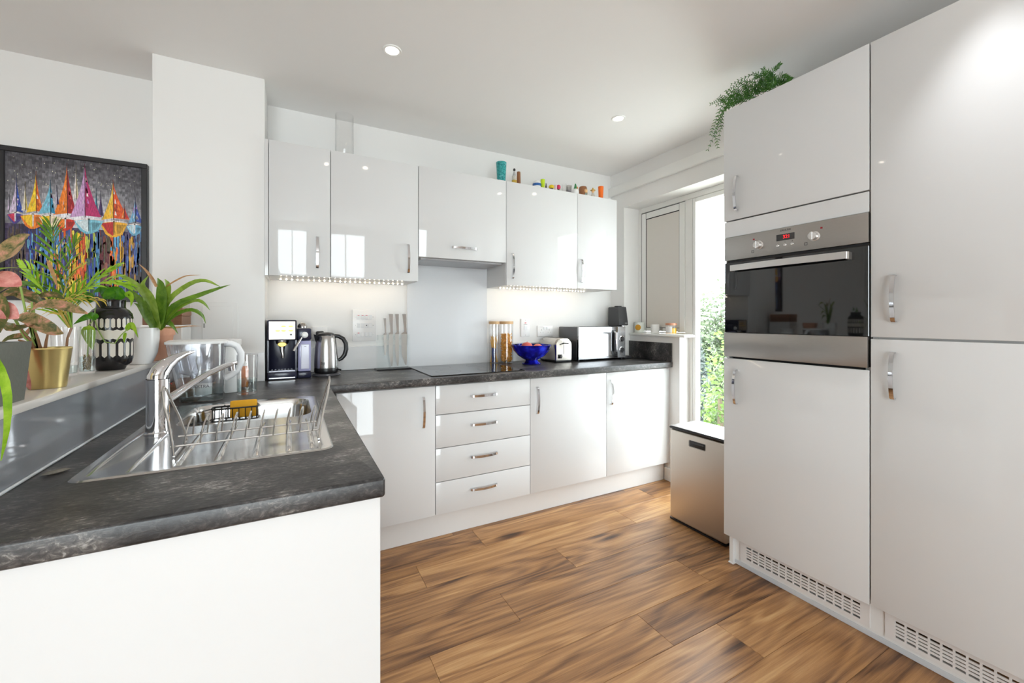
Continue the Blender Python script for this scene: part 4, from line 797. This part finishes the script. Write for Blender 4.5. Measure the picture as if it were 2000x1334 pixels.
sp_ = thing('spider_plant', 'bright green strap leaves trailing from the square grey planter', 'plant', (-.50, 1.15, LZ + .10))
lf('leaf', sp_, LIME, [(-60, 560), (-10, 528), (40, 524, .03), (80, 532, .06), (112, 542, .08)], 1.16, .013); lf('leaf', sp_, LIME, [(-40, 690, .05), (-18, 690, 0), (4, 725, -.06), (16, 775, -.08), (14, 840, -.09), (2, 900, -.10)], 1.155, .018, face=(-.3, -1, .1)); lf('leaf', sp_, LIME, [(-40, 680, 0), (-30, 640, -.02), (-20, 600, -.03)], 1.15, .012)
# gold pot with aglaonema
gp = thing('gold_pot', 'small brushed gold metal plant pot on the ledge', 'planter', (-.512, 1.405, LZ)); MB().lathe([(0, 0), (.0315, 0), (.0325, .003), (.0415, .090), (.0425, .093), (.0415, .096), (.039, .0955), (.037, .078), (0, .078)], seg=40).build('pot', mat('brushed_gold', (222, 200, 136), .32, 1, noise=.06, nscale=60, stretch=(1, 1, 20)), gp); MB().lathe([(0, .083), (.0372, .081)], seg=24).build('soil', SOIL, gp)
ag = thing('aglaonema', 'green and pink variegated aglaonema in the gold pot', 'plant', (-.512, 1.405, LZ + .082)); Ya = 1.40
for px, wd, mt_ in (([(56, 608), (85, 594, -.01), (120, 597, -.02), (150, 606, -.02), (172, 613, -.02)], .03, AGL), ([(28, 622), (52, 620, -.02), (85, 636, -.03), (108, 648, -.03), (124, 652, -.03)], .036, AGL), ([(8, 580), (25, 570, .01), (48, 574, .02), (70, 584, .03), (84, 594, .03)], .03, AGLD), ([(40, 560, .04), (22, 556, .04), (2, 566, .04), (-20, 580, .04)], .03, AGLD), ([(60, 640, .03), (50, 655, .03), (20, 660, .03), (0, 672, .03)], .022, AGLD), ([(62, 590, .03), (40, 572, .03), (12, 576, .03), (-10, 596, .02)], .034, AGL), ([(70, 630, -.02), (44, 640, -.04), (22, 640, -.05), (4, 628, -.05)], .03, AGLD), ([(66, 600, .05), (80, 580, .05), (104, 576, .05), (126, 584, .05)], .024, AGLD)):
    lf('leaf', ag, mt_, px, Ya, wd, .25); st(ag, STEMG, [(76, 684), ((76 + px[0][0]) / 2 - 4, (684 + px[0][1]) / 2 + 6), px[0][:2]], Ya, .0022)
for px in ([(70, 684), (60, 664), (48, 652), (38, 636)], [(80, 684), (74, 662), (66, 640)], [(88, 684), (90, 668), (94, 650)], [(64, 684), (50, 668), (36, 664)]): st(ag, STEM, px, Ya, .0034, .002)
lf('dry_leaf', ag, PINK, [(52, 672, .03), (44, 690, .02), (48, 724, .01), (56, 750, .0), (60, 762, .0)], 1.33, .020, .3)
# two glass vases with rooted cuttings
def vase(label, x, y, r0, r1, h_, wz):
    t = thing('glass_vase', label, 'vase', (x, y, LZ)); MB().lathe([(0, 0), (r0 - .002, 0), (r0, .003), (r1, h_), (r1 - .0015, h_), (r0 - .0015, .008), (0, .007)], seg=28).build('glass', GLASS, t); MB().lathe([(0, .0085), (r0 - .002, .0085), (r0 - .002 + (r1 - r0) * wz / h_, wz), (0, wz)], seg=28).build('water', WATER, t); return t
vase('taller clear glass vase with a palm behind the gold pot', -.568, 1.66, .025, .032, .142, .03); v2 = vase('slim clear glass vase with curling roots beside the black vase', -.537, 1.705, .0185, .0215, .132, .052)
rt = thing('rooted_cutting', 'tangled brown roots in water in the slim vase', 'roots', (-.537, 1.705, LZ)); m = MB()
for i in range(16):
    a = rnd.uniform(0, 6.28); L_ = [(.010 * math.cos(a + k * .7) * rnd.uniform(.4, 1), .010 * math.sin(a + k * .7) * rnd.uniform(.4, 1), .055 - .042 * k / 8 + rnd.uniform(-.003, .003)) for k in range(9)]; m.tube(L_, .0008, 5)
m.build('root', mat('root_brown', (150, 122, 70), .7, noise=.2), rt); MB().tube([(0, 0, .05), (.003, .002, .09), (.008, .004, .135)], .0018, 7).build('stem', STEMG, rt)
# palm fronds
pm_ = thing('parlour_palm', 'feathery palm fronds rising before the painting, some yellowing', 'plant', (-.568, 1.66, LZ + .03)); Yp = 1.68
def frond(root, px, Y, mt_, ln, n, wd, spread=62, droop=.0, face=CAMF, dry=0, name='frond'):
    P = [p - root.location for p in pts(px, Y)]; m = MB(); S = []
    def at(t):
        k = len(P) - 1; x = t * k; i = min(int(x), k - 1); return P[i].lerp(P[i + 1], x - i)
    m.tube([at(i / 10) for i in range(11)], [.0022 - .0016 * i / 10 for i in range(11)], 6)
    for i in range(n):
        t = .16 + .84 * i / (n - 1); p = at(t); tg = (at(min(1, t + .05)) - at(t - .05)).normalized(); sd = tg.cross(Vector(face)).normalized()
        for s_ in (-1, 1):
            a = R(spread - 38 * t); L_ = ln * (.55 + .75 * math.sin(math.pi * min(1, .25 + t * .7))) * rnd.uniform(.85, 1.1); d = (tg * math.cos(a) + sd * s_ * math.sin(a)).normalized()
            q = p + d * L_ + Vector((0, 0, -droop * L_)); mid = p + d * L_ * .55 + Vector((rnd.uniform(-.003, .003), rnd.uniform(-.004, .004), .06 * L_)); m.leaf([p, mid, q], wd, face, 5, .1)
    o = m.build(name, mt_, root, smooth=60); return o
frond(pm_, [(140, 640), (128, 590), (112, 520), (104, 470), (101, 446)], 1.70, GREEN, .062, 13, .0075, 66)
frond(pm_, [(140, 640), (130, 600), (150, 572), (185, 555), (220, 548), (246, 556)], 1.66, LIME, .045, 11, .0085, 52, .1)
frond(pm_, [(135, 640), (110, 600), (120, 585), (150, 582), (190, 586)], 1.62, YEL, .034, 9, .0042, 58, .35)
frond(pm_, [(135, 640), (100, 600), (80, 560), (62, 535), (48, 520)], 1.68, LIME, .04, 9, .007, 45)
frond(pm_, [(140, 640), (122, 596), (128, 560), (140, 534), (158, 520)], 1.70, YEL, .032, 8, .006, 50)
frond(pm_, [(138, 640), (118, 600), (96, 566), (70, 552), (44, 556)], 1.72, GREEN, .045, 10, .007, 55)
frond(pm_, [(140, 640), (140, 596), (168, 556), (200, 536), (226, 522)], 1.74, LIME, .042, 10, .0085, 48)
frond(pm_, [(136, 640), (116, 604), (100, 590), (78, 592), (60, 602)], 1.62, YEL, .03, 8, .0045, 60, .3)
frond(pm_, [(140, 640), (134, 586), (130, 530), (140, 490), (150, 470)], 1.74, GREEN, .05, 11, .007, 60)
st(pm_, STEM, [(128, 700, -.02), (132, 660, 0), (140, 640, 0)], 1.66, .003); lf('dry_leaf', pm_, DRY, [(112, 560), (104, 535), (96, 515), (93, 508)], 1.66, .012)
# black and cream vase
bv = thing('patterned_vase', 'round shouldered black vase with cream dash pattern', 'vase', (-.513, 1.812, LZ)); BV = mat('black_glaze', (28, 26, 28), .16, noise=.12); CRM = mat('cream_glaze', (220, 212, 200), .4, noise=.06, nscale=60)
prof = [(0, 0), (.034, 0), (.036, .003), (.038, .010), (.050, .020), (.0545, .036), (.055, .06), (.0555, .12), (.055, .165), (.052, .182), (.044, .194), (.037, .199), (.0355, .205), (.036, .220), (.0375, .226), (.035, .227), (.033, .218), (.032, .19), (0, .185)]
MB().lathe(prof, seg=48).build('body', BV, bv)
def vr(z):
    for (r0, z0), (r1, z1) in zip(prof[1:], prof[2:]):
        if z0 <= z <= z1: return r0 + (r1 - r0) * (z - z0) / max(1e-6, z1 - z0)
    return .05
def dash(m, a, z0, z1, wd):
    n = 8; rows = []
    for i in range(n + 1):
        t = i / n; z = z0 + (z1 - z0) * t; h = wd * .5 * min(1, (max(.0, 1 - (2 * t - 1) ** 2) * 3) ** .5); r_ = vr(z) + .0006; rows.append([m.bm.verts.new((r_ * math.cos(a + u * h / r_), r_ * math.sin(a + u * h / r_), z)) for u in (-1, -.3, .3, 1)])
    for A, B in zip(rows, rows[1:]):
        for k_ in range(3): m.bm.faces.new([A[k_], A[k_ + 1], B[k_ + 1], B[k_]])
for i in range(26): m = MB(); dash(m, 2 * math.pi * i / 26, .135, .167, .0092); m.build('upper_dash', CRM, bv)
for i in range(18): m = MB(); dash(m, 2 * math.pi * (i + .5) / 18, .042, .092, .0125); m.build('lower_dash', CRM, bv)
for i in range(18): m = MB(); dash(m, 2 * math.pi * i / 18, .098, .131, .0198); m.build('scallop', CRM, bv)
po = thing('pothos', 'heart-leaved pothos trailing over the black and cream vase', 'plant', (-.513, 1.812, LZ + .19)); Yo = 1.76
HEART = lambda t: (math.sin(math.pi * min(1, t * .96 + .04)) ** .6) * (1.25 - t)
def heart(px, Y, wd, mt_=LIME, face=(-_s, -_c, .25)):
    P = [p - po.location for p in pts(px, Y)]; MB().leaf(P, wd, face, 10, .15, HEART).build('leaf', mt_, po, smooth=60)
heart([(170, 637), (175, 650), (178, 668), (181, 684)], 1.72, .05); heart([(190, 622), (178, 618, -.01), (160, 624, -.02), (143, 634, -.02)], 1.70, .032, DKG); heart([(247, 645), (255, 636), (262, 640, -.01), (270, 660, -.02)], 1.76, .026); heart([(245, 578), (252, 575), (258, 585), (255, 600)], 1.78, .026); heart([(240, 584), (228, 572), (210, 574), (200, 586)], 1.80, .05, DKG); heart([(215, 588), (210, 572), (196, 566), (182, 572)], 1.84, .045, DKG); heart([(180, 590), (172, 580), (160, 584), (150, 594)], 1.84, .04, DKG); heart([(246, 650), (244, 656), (243, 664), (244, 670)], 1.755, .014)
st(po, STEMG, [(196, 590, .04), (186, 604, -.01), (184, 622, -.05), (192, 645, -.05), (205, 668, -.05), (224, 671, -.05), (236, 655, -.045), (250, 642, -.03)], 1.79, .0016); st(po, STEMG, [(184, 622), (178, 630), (171, 638)], 1.73, .0014)
# white pot with bromeliad
wpot = thing('white_pot', 'tapered white ceramic plant pot next to the patterned vase', 'planter', (-.486, 2.0, LZ)); MB().lathe([(0, 0), (.034, 0), (.036, .003), (.05, .04), (.0555, .09), (.056, .132), (.053, .132), (.051, .11), (0, .11)], seg=40).build('pot', mat('white_ceramic', (232, 231, 230), .25, noise=.01), wpot); MB().lathe([(0, .115), (.0515, .113)], seg=24).build('soil', SOIL, wpot)
br = thing('bromeliad', 'arching strap-leaved bromeliad in the white pot', 'plant', (-.486, 2.0, LZ + .113)); Yb_ = 1.99
SP = lambda t: max(.05, (1 - t ** 2.2)) * (.75 + .25 * min(1, t * 4))
for px, wd, mt_ in (([(310, 642), (330, 590), (372, 556), (402, 549), (430, 560)], .034, BRML), ([(312, 642), (340, 600), (390, 578), (425, 565), (450, 556)], .034, BRM), ([(314, 644), (345, 606), (380, 588), (398, 592), (410, 606)], .022, BRML), ([(312, 644), (345, 615), (375, 606), (395, 616), (402, 632)], .022, BRM), ([(314, 644), (326, 632), (335, 634), (348, 652)], .024, BRM), ([(306, 640), (300, 600), (270, 560), (240, 540), (222, 535)], .026, BRML), ([(300, 640), (285, 600), (262, 575), (248, 560)], .028, BRM), ([(308, 640), (296, 590), (280, 560), (290, 538)], .04, BRML), ([(312, 640), (318, 595), (316, 560), (308, 543)], .05, BRM), ([(316, 640), (326, 590), (330, 560), (322, 545)], .036, BRML), ([(304, 640), (290, 620), (275, 600), (262, 592)], .03, BRM), ([(306, 560), (298, 545), (285, 528), (271, 515)], .012, DRY), ([(325, 560), (345, 548), (365, 539), (392, 537)], .011, DRY), ([(320, 640), (345, 640), (370, 637), (394, 637)], .008, DRY)):
    P = [p - br.location for p in pts([(u, v, (-.02 if u > 330 else .0)) for u, v in px], Yb_)]; MB().leaf(P, wd, CAMF, 12, .35, SP).build('leaf', mt_, br, smooth=60)
tpn = thing('terracotta_pot', 'pale terracotta pot behind the white pot', 'planter', (-.472, 2.155, LZ)); MB().lathe([(0, 0), (.04, 0), (.042, .004), (.053, .1), (.058, .1), (.058, .13), (.054, .13), (.052, .11), (0, .108)], seg=36).build('pot', mat('terracotta', (216, 160, 132), .8, noise=.08, nscale=50), tpn); MB().lathe([(0, .112), (.0525, .112)], seg=24).build('soil', SOIL, tpn)
wb = thing('storage_box', 'white storage box on the ledge under the wooden box', 'box', (-.485, 2.40, LZ)); box('carton', CARC, wb, -.075, .066, -.09, .10, 0, .128, .003, 1); box('lid', WHITE, wb, -.077, .068, -.092, .102, .1282, .138, .003, 1)
wx = thing('wooden_box', 'brown wooden box on top of the white storage box', 'box', (-.485, 2.40, LZ + .1385)); box('case', WOODB, wx, -.07, .066, -.088, .095, 0, .04, .002, 1); box('lid', mat('walnut_lid', (146, 102, 72), .45, noise=.2, nscale=30, stretch=(1, 8, 8)), wx, -.072, .068, -.09, .097, .0405, .076, .003, 1)
# ================================================================== ON TOP OF THE CABINETS
TZ = 2.1695; TY = 2.575
cyl = thing('glass_cylinder', 'tall clear glass cylinder vase on top of the wall cabinet', 'vase', (.283, 2.62, TZ)); MB().lathe([(0, 0), (.048, 0), (.05, .004), (.05, .255), (.048, .255), (.048, .01), (0, .008)], seg=36).build('glass', GLASS, cyl)
def ti(u0, u1, v, Y=TY):
    a, b_ = PY(u0, v, Y), PY(u1, v, Y); return (a.x + b_.x) / 2, abs(b_.x - a.x) / 2 * .93, a.z - TZ
def top(name, label, cat, u0, u1, v, parts, Y=TY):
    """parts: (part name, profile in units of radius and height, material, dx, dz, sx)"""
    x, r_, h_ = ti(u0, u1, v, Y); t = thing(name, label, cat, (x, Y, TZ), group='souvenirs on the wall cabinets')
    for nm, pf, mt_, dx in parts: MB().lathe([(a * r_, b_ * h_) for a, b_ in pf], (dx * r_, 0, 0), 20).build(nm, mt_, t, smooth=45)
    return t
CUP = [(0, 0), (.78, 0), (1, 1), (.9, 1), (.7, .06), (0, .05)]; BALL = [(0, 0)] + [(math.cos(R(a)), .5 + .5 * math.sin(R(a))) for a in range(-75, 90, 15)] + [(0, 1)]; CON = [(0, 0), (1, 0), (.3, 1), (0, 1)]; CYL = [(0, 0), (1, 0), (1, .95), (.9, 1), (0, 1)]
def sub(P, r_, z0, z1): return [(a * r_, z0 + b_ * (z1 - z0)) for a, b_ in P]
def _teal(nt, p, N):
    tc = N('TexCoord'); n = N('TexNoise', Scale=90, Detail=4); nt.links.new(tc.outputs['Object'], n.inputs['Vector']); nt.links.new(ramp(nt, n.outputs['Fac'], [(.35, (14, 110, 116)), (.55, (40, 160, 156)), (.75, (130, 170, 190))]), p.inputs['Base Color'])
TEAL = custom('teal_print', .3, _teal)
def cm_(n, c, r_=.35, ns=.1): return mat('souvenir_' + n, c, r_, noise=ns, nscale=120)
top('tumbler', 'teal patterned plastic tumbler on the cabinet', 'cup', 969, 989, 316, [('cup', CUP, TEAL, 0)])
top('bottle', 'silver and white miniature bottle beside the brown block', 'souvenir', 1000, 1009, 328, [('body', sub(CYL, 1, 0, .55), cm_('white_speck', (206, 200, 190), ns=.6), 0), ('neck', sub(CON, .8, .55, .85), cm_('silver', (180, 178, 176), .3), 0), ('cap', sub(BALL, .5, .82, 1), cm_('black', (40, 38, 38)), 0), ('label', sub(CYL, 1.06, .08, .3), cm_('gold', (196, 160, 60)), 0)])
top('brown_tumbler', 'tall brown wooden shot cup on the cabinet', 'souvenir', 1009, 1017, 335, [('cup', CUP[::-1] and [(0, 0), (1, 0), (.85, .96), (.7, 1), (0, 1)], cm_('brown', (142, 92, 56)), 0)], TY + .03)
top('domed_ornament', 'white domed ornament with a blue band', 'souvenir', 1041, 1056, 351, [('dome', BALL, WHITE, 0), ('band', sub(CYL, 1.04, .34, .62), cm_('blue', (46, 96, 160)), 0)])
top('shot_glass', 'lime green shot glass on the cabinet', 'souvenir', 1056, 1064, 350, [('cup', CUP, cm_('lime', (190, 216, 30)), 0)])
top('tiny_bottle', 'tiny dark bottle next to the lime shot glass', 'souvenir', 1065, 1068, 358, [('body', sub(CYL, 1, 0, .7), cm_('darkbrown', (84, 66, 54)), 0), ('neck', sub(CYL, .5, .7, 1), cm_('black', (40, 38, 38)), 0)])
top('yellow_ornament', 'small ornament with a yellow domed hat', 'souvenir', 1072, 1082, 360, [('figure', sub(CYL, .7, 0, .5), cm_('darkbrown', (84, 66, 54)), 0), ('hat', sub(BALL, 1, .4, 1), cm_('yellow', (232, 200, 30)), 0)])
top('pink_cup', 'pale pink miniature cup on the cabinet', 'souvenir', 1083, 1088, 361, [('cup', CUP, cm_('palepink', (226, 200, 206)), 0)])
top('flower_ornament', 'little ornament with a red flower and green stem', 'souvenir', 1087, 1095, 360, [('stem', sub(CYL, .45, 0, .5), cm_('green', (90, 120, 80)), 0), ('flower', sub(BALL, .9, .4, 1), cm_('crimson', (206, 44, 90)), 0)])
top('clear_shot_glass', 'clear shot glass between the flower and the white ornament', 'souvenir', 1098, 1106, 359, [('cup', CUP, GLASS, 0)]); top('printed_shot_glass', 'frosted shot glass with dark print', 'souvenir', 1106, 1116, 362, [('cup', CUP, glass_thin('frosted', (226, 224, 222), 1, .3, .15), 0), ('print', sub(CYL, .96, .25, .5), cm_('greyprint', (120, 116, 118), ns=.7), 0)])
top('round_ornament', 'round white ornament with a green and orange top', 'souvenir', 1118, 1130, 358, [('ball', sub(BALL, 1, 0, .62), WHITE, 0), ('leafy_top', sub(CON, .55, .55, 1), cm_('leafgreen', (60, 130, 80)), 0), ('fruit', sub(BALL, .4, .55, .8), cm_('orange', (220, 120, 50)), .4)])
top('barrel', 'brown half barrel souvenir on the cabinet', 'souvenir', 1131, 1146, 364, [('barrel', [(0, 0), (.9, 0), (1, .45), (.9, .9), (.8, 1), (0, 1)], cm_('brown', (142, 92, 56)), 0)], TY + .03)
top('cream_figure', 'small cream and orange figure before the barrel', 'souvenir', 1140, 1148, 368, [('body', sub(CON, 1, 0, .6), cm_('teal', (150, 170, 160)), 0), ('head', sub(BALL, .8, .5, 1), cm_('peach', (232, 186, 130)), 0)])
top('hat_figure', 'speckled little figure under a wide straw hat', 'souvenir', 1152, 1164, 366, [('body', sub(CON, .8, 0, .6), cm_('white_speck', (206, 200, 190), ns=.6), 0), ('head', sub(BALL, .35, .5, .8), cm_('peach', (232, 186, 130)), 0), ('hat', [(0, .78), (.7, .76), (.72, .8), (.25, .86), (.15, 1), (0, 1)], cm_('straw', (214, 180, 90)), 0)])
top('orange_shot_glass', 'bright orange shot glass at the window end of the cabinet', 'souvenir', 1169, 1178, 364, [('cup', CUP, cm_('vividorange', (240, 110, 20)), 0)])
# trailing fern on the oven housing
fn = thing('trailing_fern', 'green artificial fern trailing over the edge of the oven housing', 'plant', (2.02, 1.22, 2.2795)); FERN = leafmat('fern_green', (34, 84, 24), (84, 134, 50), None, 60)
def fr_(px, X, n, ln, wd=.0044):
    P = [PX(p[0], p[1], X + (p[2] if len(p) > 2 else 0)) - fn.location for p in px]; m = MB(); K = len(P) - 1
    def at(t): x = t * K; i = min(int(x), K - 1); return P[i].lerp(P[i + 1], x - i)
    m.tube([at(i / 12) for i in range(13)], [.0016 - .0009 * i / 12 for i in range(13)], 5); fc = Vector((-.8, -.6, 0))
    for i in range(n):
        t = .06 + .94 * i / (n - 1); p = at(t); tg = (at(min(1, t + .04)) - at(max(0, t - .04))).normalized(); sd = tg.cross(fc).normalized()
        for s_ in (-1, 1):
            d = (tg * .75 + sd * s_ * .75 + Vector((rnd.uniform(-.3, .3),) * 3)).normalized() * ln * (1.1 - .6 * t) * rnd.uniform(.8, 1.15); m.leaf([p, p + d * .5, p + d], wd, fc, 3, .1)
    m.build('frond', FERN, fn, smooth=0)
for i, px in enumerate(([(1512, 176), (1500, 150), (1472, 143), (1430, 164)], [(1505, 176), (1450, 165), (1412, 192), (1389, 203)], [(1495, 190), (1440, 186), (1411, 215), (1400, 250), (1383, 292)], [(1480, 190), (1435, 196), (1407, 224), (1396, 262), (1402, 287)], [(1490, 185), (1460, 176), (1424, 200), (1408, 232), (1404, 272)], [(1500, 180), (1526, 146), (1541, 152)], [(1495, 180), (1510, 140), (1524, 124)], [(1480, 196), (1440, 200), (1412, 214), (1409, 250)], [(1522, 170), (1500, 142), (1474, 152)], [(1470, 190), (1440, 180), (1400, 205)], [(1500, 180), (1480, 160), (1450, 158), (1420, 178)], [(1512, 176), (1490, 170), (1450, 190), (1425, 206)], [(1516, 172), (1505, 158), (1485, 160), (1468, 178)], [(1490, 185), (1500, 150), (1490, 134)], [(1520, 168), (1532, 158), (1546, 155)], [(1480, 190), (1430, 190), (1410, 205), (1398, 235), (1388, 262)])):
    fr_(px, 1.965 + .05 * ((i * 7) % 5) / 5, 18, .026)
# a few denser tufts on the cabinet top
for i in range(26):
    u = 1422 + i * 4.2; v = 213 - (u - 1413) * .46; fr_([(u, v + 4), (u - 8 + rnd.uniform(-6, 6), v - 10), (u - 22 + rnd.uniform(-10, 20), v - 16 + rnd.uniform(-10, 6))], 1.99 + .03 * rnd.random(), 10, .02)
# ================================================================== OUTSIDE
GZ = -4.6
gd = MB().box(2.9, 60, -25, 60, GZ - .1, GZ).build('ground', mat('pale_paving', (206, 206, 198), .9, noise=.1, nscale=.6), None, smooth=0); struct(gd)
def tree(label, d, ang, h_, r_, n, leafm, conifer=False, lsz=.09):
    D = Vector((math.sin(R(ang)), math.cos(R(ang)), 0)) * d; t = thing('conifer' if conifer else 'leafy_tree', label, 'tree', (D.x, D.y, GZ))
    MB().tube([(0, 0, 0), (.03, 0, h_ * .5), (0, .02, h_ * .9)], [.16, .1, .03], 8).build('trunk', mat('bark', (104, 88, 70), .9, noise=.3), t)
    me = bpy.data.meshes.new('foliage'); V_, F_ = [], []
    for i in range(n):
        if conifer: f = rnd.random() ** .7; z = h_ * (.12 + .88 * f); rr = r_ * (1.02 - f) * rnd.random() ** .45; a = rnd.uniform(0, 6.28); c = Vector((rr * math.cos(a), rr * math.sin(a), z - rr * .25))
        else:
            c = Vector((rnd.gauss(0, 1), rnd.gauss(0, 1), rnd.gauss(0, 1))).normalized() * rnd.random() ** .33; k_ = 1 + .18 * math.sin(5 * c.x + 3 * c.z) + .15 * math.sin(7 * c.y + 2); c = Vector((c.x * r_ * k_, c.y * r_ * k_, h_ * .56 + c.z * h_ * .45 * k_))
        u = Vector((rnd.gauss(0, 1), rnd.gauss(0, 1), rnd.gauss(0, 1))).normalized() * lsz * rnd.uniform(.6, 1.3); w_ = u.orthogonal().normalized() * lsz * (.28 if conifer else .6); j = len(V_); V_ += [c - u, c + w_, c + u, c - w_]; F_.append((j, j + 1, j + 2, j + 3))
    me.from_pydata(V_, [], F_); o = mkobj('foliage', me, leafm, t); o['kind'] = 'stuff'
T1 = leafmat('tree_blue_green', (50, 60, 56), (92, 104, 96), None, 3); T2 = leafmat('tree_bright', (66, 92, 26), (110, 136, 58), None, 3); T3 = leafmat('tree_pale', (74, 90, 58), (122, 136, 104), None, 3)
tree('dark blue green conifer outside the window', 15, 51.0, 6.4, 1.35, 7000, T1, True, .16); tree('bright green leafy tree outside, closest to the window', 8.5, 54.6, 5.0, .55, 6000, T2, lsz=.05); tree('pale green tree far behind the conifer outside', 24, 54.6, 7.0, 2.3, 9000, T3, lsz=.13); tree('low bushy tree below the window outside', 7.2, 52.6, 2.7, .6, 5500, T3, lsz=.045)
